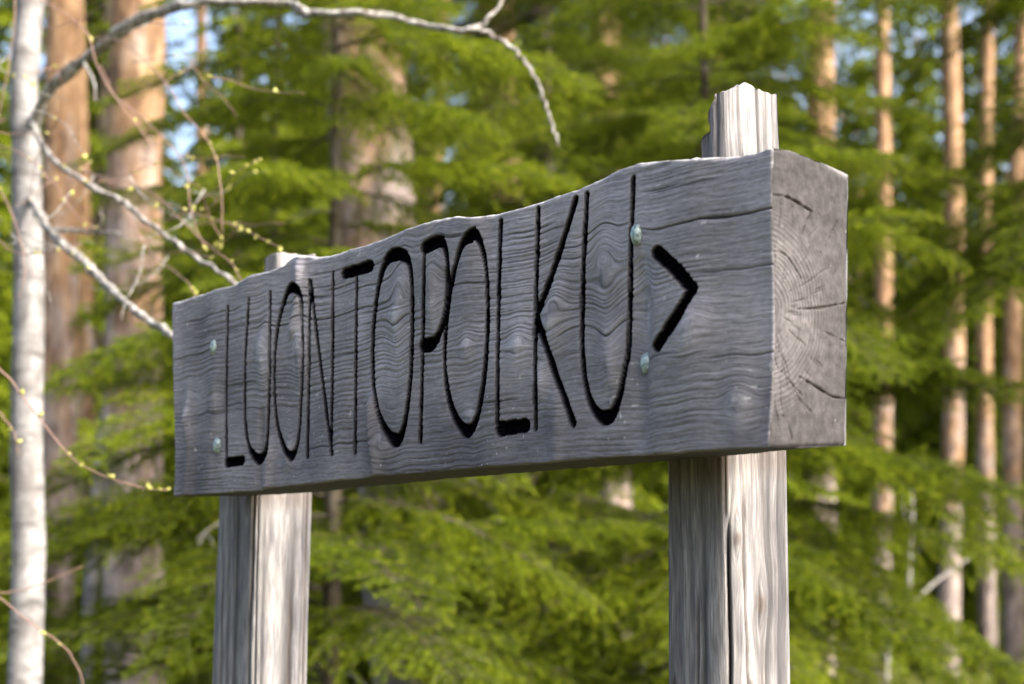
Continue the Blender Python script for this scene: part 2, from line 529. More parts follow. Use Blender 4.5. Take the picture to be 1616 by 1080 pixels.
for (px, py, su, sz, A, B) in KNOTS:
    ku, kz = BU(px, py)
    du = (U - ku) + 0.010 * vn(Z * 22, px * 0.1, 45); dz = Z - kz
    e = np.exp(-(du / su) ** 2)
    warp = warp + -1.5 * A * np.sign(dz + 1e-9) * (1 - np.exp(-(dz / (sz * .35)) ** 2)) * e * np.exp(-np.abs(dz) / (sz * 1.1)) * np.where(dz > 0, 1, 0.6)
    g = e * np.exp(-(dz / sz) ** 2)
    bulge = bulge + 1.5 * B * g
    light += 1.2 * np.exp(-(du / (su * .65)) ** 2) * np.exp(-(dz / (sz * .8)) ** 2) * np.clip(.75 + .8 * vn(U * 70, Z * 45, 48), 0, 1)
    knot_dark = np.maximum(knot_dark, np.exp(-((du - .25 * su) / (su * .16)) ** 2) * np.exp(-((dz + .15 * sz) / (sz * .25)) ** 2))
# long vertical ridges of the split face (px at mid height, py top, py bottom, su, amp)
for (px, y0, y1, su, amp) in [(470, 400, 520, .010, .007), (590, 610, 755, .009, .009), (413, 640, 775, .006, -.006), (300, 640, 780, .010, .006), (880, 600, 735, .012, .005),
                              (1008, 400, 690, .012, -.004), (714, 340, 420, .016, .004), (350, 600, 780, .02, -.004), (427, 690, 775, .008, .005)]:
    a = BU(px, y0); b = BU(px, y1)
    w_ = np.clip((a[1] - Z) / .02, 0, 1) * np.clip((Z - b[1]) / .012 + 1, 0, 1)
    bulge = bulge + amp * np.exp(-((U - a[0] + .006 * vn(Z * 18, px, 47)) / su) ** 2) * w_
GC = Z + warp
# annual rings, with spacing that varies over the height
gg = GC + 0.004 * vn(GC * 30, 0.5, 51)
ph = gg / 0.0058 + 0.7 * vn(gg * 120, U * 2.5, 52)
fr = ph - np.floor(ph)
ringprof = np.where(fr < .5, np.exp(-((fr - 0.5) / 0.22) ** 2), np.exp(-((fr - 0.5) / 0.09) ** 2))
hrel = (Z - zb) / (zt - zb)
rstr = np.clip(0.26 + 0.85 * vn(U * 10, GC * 26, 53) + 0.55 * np.exp(-((hrel - 0.52) / 0.24) ** 2) - 0.35 * np.clip((U_BOT0 + .16 - U) / .12, 0, 1) - 0.3 * np.clip((hrel - .8) / .1, 0, 1), 0.05, 1.0)
rstr *= 0.75 + 0.25 * vn(U * 45, GC * 170, 54)
ringv = ringprof * rstr
H = bulge - 0.0014 * ringv + 0.0004 * vn(U * 60, GC * 500, 55)
# cracks that follow the grain
ink = np.zeros_like(U)
rc = np.random.RandomState(5)
CR = [(1010, 1214, 1120, 345, 1.3), (1010, 1090, 1040, 300, 0.8), (900, 1010, 960, 352, 0.8), (660, 745, 700, 372, 0.9), (500, 570, 535, 452, 0.8), (430, 520, 470, 470, 0.8), (290, 390, 340, 497, 0.7),
      (400, 640, 520, 500, 0.7), (820, 960, 890, 392, 0.7), (790, 880, 835, 365, 0.6), (545, 650, 600, 445, 0.6), (1090, 1214, 1150, 425, 0.7), (925, 1010, 962, 530, 0.9), (560, 660, 610, 410, 0.6),
      (1020, 1150, 1090, 290, 0.6), (275, 350, 310, 560, 0.5), (300, 430, 360, 520, 0.6), (700, 790, 745, 448, 0.6), (480, 600, 540, 700, 0.5), (1100, 1200, 1150, 560, .5)]
for k in range(26):
    x = rc.uniform(300, 1150); yy = rc.uniform(0.25, 0.95)
    uu_, zz_ = BU(x, 600)
    CR.append((x - rc.uniform(15, 55), x + rc.uniform(15, 55), x, None, rc.uniform(0.3, 0.6), yy))
for c in CR:
    ua, _ = BU(c[0], 500); ub, _ = BU(c[1], 500)
    if c[3] is not None:
        ku, kz = BU(c[2], c[3])
    else:
        ku = BU(c[2], 500)[0]; kz = np.interp(ku, BOT[:, 0], BOT[:, 1]) + c[5] * (np.interp(ku, TOP[:, 0], TOP[:, 1]) - np.interp(ku, BOT[:, 0], BOT[:, 1]))
    j = np.argmin((U - ku) ** 2 + (Z - kz) ** 2); g0 = GC.ravel()[j]
    lo, hi = min(ua, ub), max(ua, ub)
    fade = np.clip((U - lo) / .02, 0, 1) * np.clip((hi - U) / .02, 0, 1) if lo > 0.01 else np.clip((hi - U) / .02, 0, 1)
    wd = np.maximum(0.0012 * c[4] * (0.6 + 0.5 * vn(U * 40, 1.5, 58)), .00085)
    m = np.exp(-((GC + .0008 * vn(U * 60, .5, 57) - g0) / wd) ** 2) * fade
    ink = np.maximum(ink, m * min(1, 0.55 + c[4] * .35)); H = H - 0.0022 * c[4] * m
# carved letters: flat-bottomed grooves painted black
LW = 0.0039
# where each point of the uneven face appears when traced back onto the flat face, so the strokes run true over the bumps
_p = world_from(U, -bulge, Z) - CAM
_t = float(np.dot(ORIG - CAM, D2)) / (_p @ D2)
_p = CAM + _p * _t[:, None]
UL = ((_p - ORIG) @ D1).reshape(U.shape); ZL = _p[:, 2].reshape(U.shape)
letter_id = np.zeros(U.shape, int)
carve = np.zeros_like(U); paint = np.zeros_like(U)
jit = 0.00025 * fbm(U * 260, Z * 260, 71, 2) + 0.0004 * vn(U * 90, Z * 90, 73)
for li, (ch, strokes) in enumerate(LETTERS):
    for si, (pts, wk) in enumerate(strokes):
        ln_ = resample(poly_board(pts), 40 if len(pts) > 2 else 8)
        d, tp = seg_dist(UL, ZL, ln_)
        hw = LW * (wk if len(pts) == 2 or ch == '>' else wk * (.76 + .95 * flatness(ln_, tp) ** 2)) * (1 + 0.10 * vn(tp * 14, li * 3.1 + si, 74))
        dd = d + jit - hw
        carve = np.maximum(carve, np.clip(-dd / 0.0024 + 0.1, 0, 1))
        paint = np.maximum(paint, np.clip(0.75 - dd / 0.0013, 0, 1))
        letter_id = np.where((dd < 0.0009), li + 1, letter_id)
H = H - 0.010 * carve - 0.0009 * carve * vn(U * 150, Z * 150, 75)
ring_a = ringv * (1 - paint)
# softened, worn edges
ed = np.minimum(np.minimum(Z - zb, zt - Z), np.minimum(U - u0, u1 - U))
er = np.where((Z - zb < .012) | (U - u0 < .008), .0016, 0.0045) * (1 + 0.4 * vn(U * 30, Z * 30, 61))
q = np.clip(1 - ed / er, 0, 1)
H = H - er * 0.75 * (1 - np.sqrt(np.clip(1 - q * q, 0, 1)))
H = np.where(ed < 1e-5, np.minimum(H, -0.003), H)
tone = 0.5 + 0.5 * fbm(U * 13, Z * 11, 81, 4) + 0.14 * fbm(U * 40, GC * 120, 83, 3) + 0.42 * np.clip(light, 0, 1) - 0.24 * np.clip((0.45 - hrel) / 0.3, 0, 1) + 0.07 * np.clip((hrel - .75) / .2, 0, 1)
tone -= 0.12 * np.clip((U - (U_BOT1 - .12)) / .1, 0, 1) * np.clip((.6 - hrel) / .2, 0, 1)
tone -= .35 * knot_dark
sp = vn(U * 210, Z * 210, 91); sp2 = vn(U * 12, Z * 12, 93)
lich = np.clip((sp - 0.90 + 0.12 * sp2) / 0.06, 0, 1) * 0.6
rim_light = np.clip(1 - (zt - Z) / 0.004, 0, 1) * np.clip(0.6 + vn(U * 160, Z * 80, 95), 0, 1)
lich = np.maximum(lich, 0.75 * rim_light)  # bright rim light painted along the top edge, mixed with lichen fuzz
for bpx, bpy_ in ((1007, 371), (1014, 573), (342, 549), (345, 704)):           # dark iron streak below each bolt
    ku, kz = BU(bpx, bpy_)
    tone = tone - 0.30 * np.exp(-((U - ku) / .006) ** 2) * np.clip((kz - Z) / .006 + 1, 0, 1) * np.exp(-np.clip(kz - Z, 0, 1) / .03)
ink = np.clip(np.maximum(ink * 0.9, paint), 0, 1)

V = world_from(U, -H, Z)                       # H is outwards, towards the viewer
sign_base = np.array([*(ORIG + 0.45 * D1 + 0.5 * THICK * D2)[:2], 0.0])
sign = tag(empty('trail_sign', sign_base), 'weathered grey timber trail sign carved LUONTOPOLKU with an arrow, on two posts', 'sign')
allf = grid_faces(NR, NC, flip=True)
fid = letter_id.ravel()[allf].max(axis=1)
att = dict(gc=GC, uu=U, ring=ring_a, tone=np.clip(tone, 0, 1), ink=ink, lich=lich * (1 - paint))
att = {k: np.asarray(v).ravel() for k, v in att.items()}


def submesh(name, faces, parent):
    used, inv = np.unique(faces, return_inverse=True)
    me = mesh_np(name, V[used] - sign_base, inv.reshape(faces.shape), [M_BOARD], None, {k: v[used] for k, v in att.items()})
    return link(name, me, parent)


# board body: front + other five sides in one mesh
W_END = 60
ET = poly_board([(1216, 232), (1249, 236), (1275, 245), (1296, 255), (1322, 269), (1340, 281)])   # only pixel heights; depth assigned below
r_u = np.linspace(0, 1, W_END)


def end_top(a):                                # height of the near end's top edge at depth fraction a
    ws = np.array([0, .25, .45, .62, .83, 1.0]) * THICK
    pys = [232, 236, 245, 255, 269, 281]; pxs = [1216, 1249, 1275, 1296, 1322, 1340]
    zs = [float(on_board(np.array([x]), np.array([y]), w)[1][0]) for x, y, w in zip(pxs, pys, ws)]
    return np.interp(a * THICK, ws, zs)


z_back_b = float(on_board(np.array([1336.]), np.array([703.]), THICK)[1][0])
u_back_t = float(on_board(np.array([1340.]), np.array([281.]), THICK)[0][0])
u_back_b = float(on_board(np.array([1336.]), np.array([703.]), THICK)[0][0])
Hg = H.reshape(NR, NC)
Zg = Z; Ug = U
# near end face: rows follow the front column 0
A = np.linspace(0, 1, 130)[None, :]
z0f, z1f = Zg[:1, 0], Zg[-1:, 0]
tt = tgrid
etop = end_top(A.ravel())[None, :]; etop = etop + (Zg[-1, 0] - etop[0, 0])
ebot = Zg[0, 0] + (z_back_b - Zg[0, 0]) * A
ZE = ebot + (etop - ebot) * tt
ZE[:, 0] = Zg[:, 0]
UE = Ug[:, :1] * (1 - A) + (u_back_b + (u_back_t - u_back_b) * tt) * A
WE = (-Hg[:, :1]) * (1 - A) + (THICK + 0.0015 * vn(tt * 30, 2.2, 15)) * A
pu, pz = 0.0, BU(1213, 488)[1]
re = np.hypot((WE - pu) * 1.0, (ZE - pz) * 0.92) + 0.0016 * fbm(WE * 40, ZE * 40, 101, 3)
phe = re / 0.0040 + 0.6 * vn(re * 70, 0.4, 102)
fe = phe - np.floor(phe)
rg = np.clip((.088 - re) / .02, .12, 1) * np.exp(-((fe - .5) / .24) ** 2) * np.clip(0.62 + 0.5 * vn(WE * 45, ZE * 45, 103), 0, 1)
inkE = np.zeros_like(ZE)


def ecrack(pts, wd, s=1.0):
    global inkE
    P = []
    for (x, y) in pts:
        f = (x - 1212) / 125.0
        P.append((f * THICK, float(on_board(np.array([float(x)]), np.array([float(y)]), f * THICK)[1][0])))
    P = resample(P, 30)
    d, tp = seg_dist(WE, ZE, P)
    d = d + 0.0007 * vn(WE * 200, ZE * 200, 105)
    inkE = np.maximum(inkE, s * np.exp(-(d / (.75 * wd * (0.5 + .5 * np.sin(np.clip(tp, .06, .94) * math.pi)))) ** 2))


for c in [([(1215, 308), (1240, 312), (1262, 325), (1278, 335)], .0012, .95), ([(1278, 335), (1268, 355), (1262, 372)], .0009, .7), ([(1258, 488), (1290, 487), (1334, 479)], .0013, .8),
          ([(1262, 594), (1290, 612), (1312, 626), (1334, 630)], .0016, .95), ([(1234, 585), (1250, 605), (1268, 625)], .0008, .6), ([(1216, 395), (1240, 405), (1262, 440)], .0008, .55),
          ([(1236, 655), (1246, 675), (1252, 700)], .0008, .5), ([(1290, 520), (1312, 530), (1334, 540)], .0008, .5), ([(1258, 625), (1280, 650)], .0007, .5), ([(1220, 540), (1232, 560), (1240, 575)], .0007, .5),
          ([(1290, 400), (1305, 380), (1318, 350)], .0007, .4)]:
    ecrack(*c)
for k in range(34):                            # fine radial checks
    th = rc.uniform(-1.35, 1.35); r0 = rc.uniform(.012, .07); r1 = r0 + rc.uniform(.008, .03)
    P = np.array([[r * math.cos(th + .05 * math.sin(r * 200)), pz + 1.5 * r * math.sin(th)] for r in np.linspace(r0, r1, 6)])
    d, tp = seg_dist(WE, ZE, P)
    inkE = np.maximum(inkE, rc.uniform(.25, .6) * np.exp(-(d / (.0006 * np.clip(np.sin(tp * math.pi), .25, 1))) ** 2))
edE = np.minimum(np.minimum(ZE - ebot, etop - ZE), np.minimum(WE + .004, THICK - WE))
qE = np.clip(1 - edE / 0.004, 0, 1)
HE = -0.0009 * rg - 0.003 * inkE + 0.0012 * fbm(WE * 45, ZE * 45, 107, 3) - 0.0025 * qE ** 2
HE[:, 0] = 0; HE[:, -1] = np.minimum(HE[:, -1], 0)
toneE = 0.5 + 0.28 * fbm(WE * 22, ZE * 22, 111, 4) + 0.42 * np.exp(-((re - .038) / .032) ** 2) - 0.25 * np.clip((re - .055) / .03, 0, 1) - 0.1 * np.exp(-((WE) / .006) ** 2)
lichE = np.clip((vn(WE * 190, ZE * 190, 113) - 0.78 - 1.2 * np.clip(np.minimum(etop - ZE, THICK - WE), 0, .04) / .04 * .5) / 0.08, 0, 1)
lichE = np.maximum(lichE, np.clip((vn(WE * 120, ZE * 120, 115) - .95) / .06, 0, 1) * .6)
VE = world_from(UE - HE, WE, ZE)
nA = A.shape[1]
# top, bottom, back, far end as strips sharing their borders with the front and near end
KW = 14
wl = np.linspace(0, 1, KW)[:, None]
et_rel = np.interp(wl.ravel(), A.ravel(), etop.ravel() - etop.ravel()[0])[:, None]
tops_z = Zg[-1:, :] + et_rel * (0.75 + 0.25 * vn(Ug[-1:, :] * 8, 3.3, 17)) * np.linspace(1.0, .8, NC)[None] + 0.003 * fbm(Ug[-1:, :] * 40, wl * 6, 18) * np.sin(wl * math.pi)
tops_w = -Hg[-1:, :] * (1 - wl) + THICK * wl
tops_u = Ug[-1:, :] * (1 - wl) + (u_back_t + (Ug[-1:, :] - Ug[-1, 0])) * wl
bots_rise = np.interp(Ug[:1, :], [0, 0.18, .5, 1.0], [z_back_b - Zg[0, 0], .004, 0.002, 0.004])
bots_z = Zg[:1, :] + bots_rise * wl + 0.0015 * fbm(Ug[:1, :] * 50, wl * 5, 19) * np.sin(wl * math.pi)
bots_w = -Hg[:1, :] * (1 - wl) + THICK * wl
bots_u = Ug[:1, :] * (1 - wl) + (u_back_b + (Ug[:1, :] - Ug[0, 0])) * wl
VT = world_from(tops_u, tops_w, tops_z); VB = world_from(bots_u, bots_w, bots_z)
bl = np.linspace(0, 1, 12)[:, None]
bk_z = bots_z[-1:, :] * (1 - bl) + tops_z[-1:, :] * bl
bk_u = bots_u[-1:, :] * (1 - bl) + tops_u[-1:, :] * bl
VK = world_from(bk_u, np.full(bk_u.shape, THICK), bk_z)
tl = tgrid
fl_w = -Hg[:, -1:] * (1 - wl.T) + THICK * wl.T
fl_zt = tops_z[:, -1][None, :]; fl_zb = bots_z[:, -1][None, :]
fl_z = fl_zb + (fl_zt - fl_zb) * tl
fl_u = (Ug[:, -1:] - Ug[0, -1]) + bots_u[:, -1][None, :]
VL = world_from(fl_u, fl_w, fl_z)
VEg = VE.reshape(NR, nA, 3); VTg = VT.reshape(KW, NC, 3); VBg = VB.reshape(KW, NC, 3); VKg = VK.reshape(12, NC, 3)
ia = np.linspace(0, nA - 1, KW).round().astype(int); ir = np.linspace(0, NR - 1, 12).round().astype(int)
VTg[:, 0] = VEg[-1, ia]; VBg[:, 0] = VEg[0, ia]; VKg[:, 0] = VEg[ir, -1]
body_faces = allf[fid == 0]
used, inv = np.unique(body_faces, return_inverse=True)
parts = [V[used], VE, VT, VB, VK, VL]
offs = np.cumsum([0] + [len(p) for p in parts])
F = [inv.reshape(-1, 4), grid_faces(NR, nA, offs[1]), grid_faces(KW, NC, offs[2], True), grid_faces(KW, NC, offs[3]), grid_faces(12, NC, offs[4]), grid_faces(NR, KW, offs[5], True)]
mi = np.concatenate([np.full(len(f), 1 if k == 1 else 0) for k, f in enumerate(F)])


def a6(front, end, rest):
    return np.concatenate([front[used], end.ravel()] + [np.full(len(p), rest) if np.isscalar(rest) else r for p, r in zip(parts[2:], [rest] * 4)])


gcr = np.concatenate([p[:, 2] + 0.4 * (p - ORIG) @ D2 for p in parts[2:]])
uur = np.concatenate([(p - ORIG) @ D1 for p in parts[2:]])
battr = {'gc': np.concatenate([att['gc'][used], ZE.ravel(), gcr]), 'uu': np.concatenate([att['uu'][used], WE.ravel(), uur]),
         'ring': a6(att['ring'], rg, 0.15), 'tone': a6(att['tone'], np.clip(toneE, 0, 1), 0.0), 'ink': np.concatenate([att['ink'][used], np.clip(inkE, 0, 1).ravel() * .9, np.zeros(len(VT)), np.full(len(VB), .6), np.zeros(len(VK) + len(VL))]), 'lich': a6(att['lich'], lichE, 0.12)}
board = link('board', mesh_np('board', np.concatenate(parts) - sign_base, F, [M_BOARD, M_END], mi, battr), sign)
for li, (ch, _s) in enumerate(LETTERS):
    f = allf[fid == li + 1]
    o = submesh('carved_arrow' if ch == '>' else 'carved_letter', f, sign)
    o['label'] = 'black painted carved arrowhead' if ch == '>' else 'black painted carved letter ' + ch


# ---- posts: split square timbers behind the board
def make_post(px_l, px_c, px_r, py, top_fn, seed, cracks, knots, lean=(0, 0), clampx=None):
    """front-left, front-right corner and back-right corner in pixels just below the board"""
    ul, _ = on_board(np.array([float(px_l)]), np.array([float(py)]), THICK + .001)
    uc, _ = on_board(np.array([float(px_c)]), np.array([float(py)]), THICK + .001)
    ul, uc = float(ul[0]), float(uc[0])
    # depth where the side face reaches px_r
    ws = np.linspace(THICK, THICK + .2, 400)
    uu = np.array([float(on_board(np.array([float(px_r)]), np.array([float(py)]), w)[0][0]) for w in ws])
    side = ws[np.argmin(np.abs(uu - uc))] - THICK
    wid = ul - uc                              # front width along D1
    z_top_max = top_fn(None)
    zz = np.concatenate([np.linspace(-0.25, 1.20, 30)[:-1], np.arange(1.20, z_top_max + .004, .003)])
    per = 2 * (wid + side)
    npm = 260
    s = np.arange(npm) / npm * per
    # walk: front face from right corner (uc) to left (ul), left side, back, right side
    def loop(s):
        x = np.zeros_like(s); y = np.zeros_like(s)
        a = s < wid; x[a] = s[a]; y[a] = 0
        b = (s >= wid) & (s < wid + side); x[b] = wid; y[b] = s[b] - wid
        c = (s >= wid + side) & (s < 2 * wid + side); x[c] = wid - (s[c] - wid - side); y[c] = side
        d = s >= 2 * wid + side; x[d] = 0; y[d] = side - (s[d] - 2 * wid - side)
        return x, y
    bx, by = loop(s)
    cx_, cy_ = wid / 2, side / 2
    # rounded corners
    r = 0.016
    qx = np.clip(bx, r, wid - r); qy = np.clip(by, r, side - r)
    dx, dy = bx - qx, by - qy
    dl = np.maximum(np.hypot(dx, dy), 1e-9)
    corner = (np.abs(dx) > 1e-9) & (np.abs(dy) > 1e-9)
    bx = np.where(corner, qx + dx / dl * r, bx); by = np.where(corner, qy + dy / dl * r, by)
    nx = np.where(corner, dx / dl, np.where(np.abs(dx) > np.abs(dy), np.sign(dx), 0)); ny = np.where(corner, dy / dl, np.where(np.abs(dy) >= np.abs(dx), np.sign(dy), 0))
    S, ZZ = np.meshgrid(s, zz)
    swarp = S + 0.004 * vn(ZZ * 5, S * 12, seed) + 0.0015 * vn(ZZ * 18, S * 60, seed + 1)
    tone = 0.5 + 0.42 * vn(S * 34, ZZ * 4, seed + 2)
    kn = np.zeros_like(S)
    for (ks, kz, kr) in knots:
        d = np.hypot((S - ks), (ZZ - kz) * .7)
        kn = np.maximum(kn, np.exp(-(d / kr) ** 2))
        swarp = swarp + np.sign(S - ks) * -0.010 * np.exp(-((S - ks) / (kr * 1.6)) ** 2) * np.exp(-((ZZ - kz) / (kr * 4)) ** 2)
    rid = vn(swarp * 210, ZZ * 2.2, seed + 3); rid2 = vn(swarp * 95, ZZ * 1.3, seed + 4)
    fur = np.clip(-rid, 0, 1) * .7 + np.clip(-rid2, 0, 1) * .5
    h = -0.0032 * fur + 0.0022 * vn(S * 28, ZZ * 5, seed + 5) + 0.002 * kn
    stain_shade = np.zeros_like(S)
    for (cs, z0, z1, wd, dep) in cracks:
        line = cs + 0.003 * vn(ZZ * 7, cs * 50, seed + 7) + 0.0012 * vn(ZZ * 30, cs * 50, seed + 8)
        fade = np.clip((ZZ - z0) / .05, 0, 1) * np.clip((z1 - ZZ) / .05, 0, 1)
        dS = np.abs((S - line + per / 2) % per - per / 2)
        m = np.exp(-(dS / wd) ** 2) * fade
        h = h - dep * m; stain_shade = np.maximum(stain_shade, .85 * m)
    rp = np.random.RandomState(seed)
    for _k in range(22):
        cs = rp.rand() * per; zc_ = rp.uniform(1.2, 1.95); hl = rp.uniform(.03, .22); wd_ = rp.uniform(.0006, .0012)
        m = np.exp(-((swarp - cs) / wd_) ** 2) * np.clip(1 - np.abs(ZZ - zc_) / hl, 0, 1) ** .5
        h = h - .0018 * m; stain_shade = np.maximum(stain_shade, rp.uniform(.3, .75) * m)
    stain_shade = np.maximum(stain_shade, .75 * np.clip(kn * 1.5 - .6, 0, 1))
    tone = tone - .2 * kn
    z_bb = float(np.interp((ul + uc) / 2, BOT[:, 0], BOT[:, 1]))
    # brown staining and painted contact shade just under the board on the front corner
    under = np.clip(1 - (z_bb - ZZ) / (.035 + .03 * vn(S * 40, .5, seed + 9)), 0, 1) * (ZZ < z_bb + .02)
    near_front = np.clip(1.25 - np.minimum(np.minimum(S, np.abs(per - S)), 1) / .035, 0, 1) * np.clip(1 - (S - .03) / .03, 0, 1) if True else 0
    stain_shade = np.maximum(stain_shade, .85 * under * near_front); stain_shade = np.maximum(stain_shade, .45 * np.clip(1 - (z_bb - ZZ) / .02, 0, 1) * (ZZ < z_bb + .02))
    ur = uc + bx[None] + nx[None] * h; wr = THICK + .001 + by[None] + ny[None] * h
    wr = np.maximum(wr, THICK - .002 + 0 * wr)
    zr = ZZ.copy()
    if clampx is not None:
        ur, wr = clampx(ur, wr, zr, uc, side)
    tz = top_fn((ur - uc) / wid, (wr - THICK) / side)
    zr = np.minimum(zr, tz)
    hz = z_bb
    v = world_from(ur + lean[0] * (zr - hz), wr + lean[1] * (zr - hz), zr)
    nr = len(zz)
    i = np.arange(nr - 1)[:, None] * npm; j = np.arange(npm)[None]; k = (j + 1) % npm
    f = np.stack([i + j, i + k, i + npm + k, i + npm + j], -1).reshape(-1, 4)
    # top cap: rings shrinking towards the middle, following the broken top
    last = v[-npm:]
    capv = []; cap_f = []
    base = len(v); prev = (nr - 1) * npm
    mid_u, mid_w = ur[-1].mean(), wr[-1].mean()
    for q_ in range(1, 9):
        f_ = 1 - q_ / 8.2
        uq = mid_u + (ur[-1] - mid_u) * f_; wq = mid_w + (wr[-1] - mid_w) * f_
        zq = np.minimum(top_fn((uq - uc) / wid, (wq - THICK) / side), 9) + .0015 * vn(uq * 300, wq * 300, seed + 11)
        capv.append(world_from(uq + lean[0] * (zq - hz), wq + lean[1] * (zq - hz), zq))
        jj = np.arange(npm); kk = (jj + 1) % npm
        cap_f.append(np.stack([prev + jj, prev + kk, base + kk, base + jj], -1)); prev = base; base += npm
    zc_ = float(capv[-1][:, 2].mean())
    cen = world_from([mid_u + lean[0] * (zc_ - hz)], [mid_w + lean[1] * (zc_ - hz)], [zc_])
    vv = np.concatenate([v] + capv + [cen])
    tri = np.stack([prev + np.arange(npm), prev + (np.arange(npm) + 1) % npm, np.full(npm, len(vv) - 1)], -1)
    pad = len(vv) - len(v)
    A_ = lambda a, x: np.concatenate([np.asarray(a).ravel(), np.full(pad, x)])
    me = mesh_np('post', vv - sign_base, [np.concatenate([f] + cap_f), tri], [M_POST], None,
                 {'ring': A_(np.clip(fur * 1.15, 0, 1), .2), 'uu': A_(swarp, .3), 'gc': A_(ZZ, 1.0), 'ink': A_(np.clip(stain_shade, 0, 1), 0), 'tone': A_(np.clip(tone, 0, 1), .7)})
    return link('post', me, sign), uc, wid, side


def zt_px(px, py, w): return float(on_board(np.array([float(px)]), np.array([float(py)]), w)[1][0])


# right-hand post of the arrow end
Zr_top = zt_px(1185, 127, THICK + .03)
Zr_c = zt_px(1152, 137, THICK); Zr_b = zt_px(1222, 142, THICK + .08)


def top_near(x, y=None):
    if x is None: return Zr_top + .01
    z = np.interp(y, [0, .35, .75, 1.0], [Zr_c - .004, Zr_top, Zr_top - .002, Zr_b])
    return z + 0.0018 * vn(x * 9, y * 9, 201) - .02 * np.clip(x - .28, 0, 1)


Zr_s1 = zt_px(1110, 214, THICK); Zr_s2 = zt_px(1118, 172, THICK); Zr_s3 = zt_px(1135, 152, THICK)
uu_x = lambda px, py: float(on_board(np.array([float(px)]), np.array([float(py)]), THICK)[0][0])


def clamp_near(ur, wr, zr, uc, side):
    lim = np.interp(zr, [Zr_s1 - .22, Zr_s1 - .18, Zr_s1 - .001, Zr_s1 + .0005, Zr_s2 - .004, Zr_s2 + .006, Zr_s3, Zr_c + .003],
                    [uu_x(1040, 500), uu_x(1104, 300), uu_x(1108, 215), uu_x(1122, 212), uu_x(1117, 172), uu_x(1125, 160), uu_x(1136, 150), uu_x(1152, 137)])
    lim = np.maximum(lim + 0.012 * (zr - 1.6), uc + .012) + 0.0012 * vn(zr * 160, wr * 30, 203)
    # tapered back of the post head
    lw = np.interp(zr, [1.3, Zr_s1 - .1, Zr_c], [THICK + side * 1.05, THICK + side * .90, THICK + side * .86])
    return np.minimum(ur, lim), np.minimum(wr, lw)


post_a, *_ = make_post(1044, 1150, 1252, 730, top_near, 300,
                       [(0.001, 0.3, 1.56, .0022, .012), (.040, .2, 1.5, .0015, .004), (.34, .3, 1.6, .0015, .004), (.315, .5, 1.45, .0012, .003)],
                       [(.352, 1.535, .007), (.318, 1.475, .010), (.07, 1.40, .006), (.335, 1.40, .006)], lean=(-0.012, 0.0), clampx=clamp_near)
Zl_c = zt_px(440, 400, THICK + .03); Zl_l = zt_px(416, 416, THICK + .02)


def top_far(x, y=None):
    if x is None: return Zl_c + .02
    z = Zl_c + 0.0 * x + 0.006 * np.exp(-((y - .95) / .12) ** 2)
    z = z - np.clip((x - .12) / .55, 0, 1) * (Zl_c - Zl_l) * 1.4
    return z + 0.001 * vn(x * 11, y * 11, 211)


def clamp_far(ur, wr, zr, uc, side):
    k = np.clip((zr - (Zl_l - .12)) / .02, 0, 1)
    lim = uc + .2 * (1 - k) + k * (uu_x(412, 420) - uc + .026)
    return np.minimum(ur, lim + .001 * vn(zr * 150, wr * 40, 213)), wr + k * .022 * np.clip(1 - (wr - THICK) / .03, 0, 1)


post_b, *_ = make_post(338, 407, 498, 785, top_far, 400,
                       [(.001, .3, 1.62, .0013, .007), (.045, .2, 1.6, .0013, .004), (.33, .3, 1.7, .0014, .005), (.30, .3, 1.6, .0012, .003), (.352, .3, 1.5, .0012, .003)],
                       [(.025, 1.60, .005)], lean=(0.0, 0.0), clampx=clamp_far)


# ---- bolt heads
def bolt(px, py):
    ku, kz = BU(px, py)
    j = np.argmin((U - ku) ** 2 + (Z - kz) ** 2); hh = float(H.ravel()[j])
    prof = [(0.0, .0052), (.004, .0050), (.0075, .0036), (.0098, .0014), (.0102, .0002), (.0102, -.006)]
    n_ = 20; v = []; th = np.linspace(0, 2 * math.pi, n_, endpoint=False)
    for r_, o_ in prof[1:]:
        rr = r_ * (1 + .05 * np.sin(th * 6 + px))
        v.append(world_from(ku + .62 * rr * np.cos(th), -(hh + o_) + 0 * th, kz + rr * np.sin(th)))
    v = np.concatenate(v + [world_from([ku], [-(hh + prof[0][1])], [kz])]) - sign_base
    i = np.arange(4)[:, None] * n_; jj = np.arange(n_)[None]; kk = (jj + 1) % n_
    q_ = np.stack([i + jj, i + kk, i + n_ + kk, i + n_ + jj], -1).reshape(-1, 4)
    t_ = np.stack([(np.arange(n_) + 1) % n_, np.arange(n_), np.full(n_, len(v) - 1)], -1)
    link('bolt', mesh_np('bolt', v, [q_, t_], [M_BOLT]), sign)


for b in ((1007, 371), (1014, 573), (342, 549), (345, 704)):
    bolt(*b)

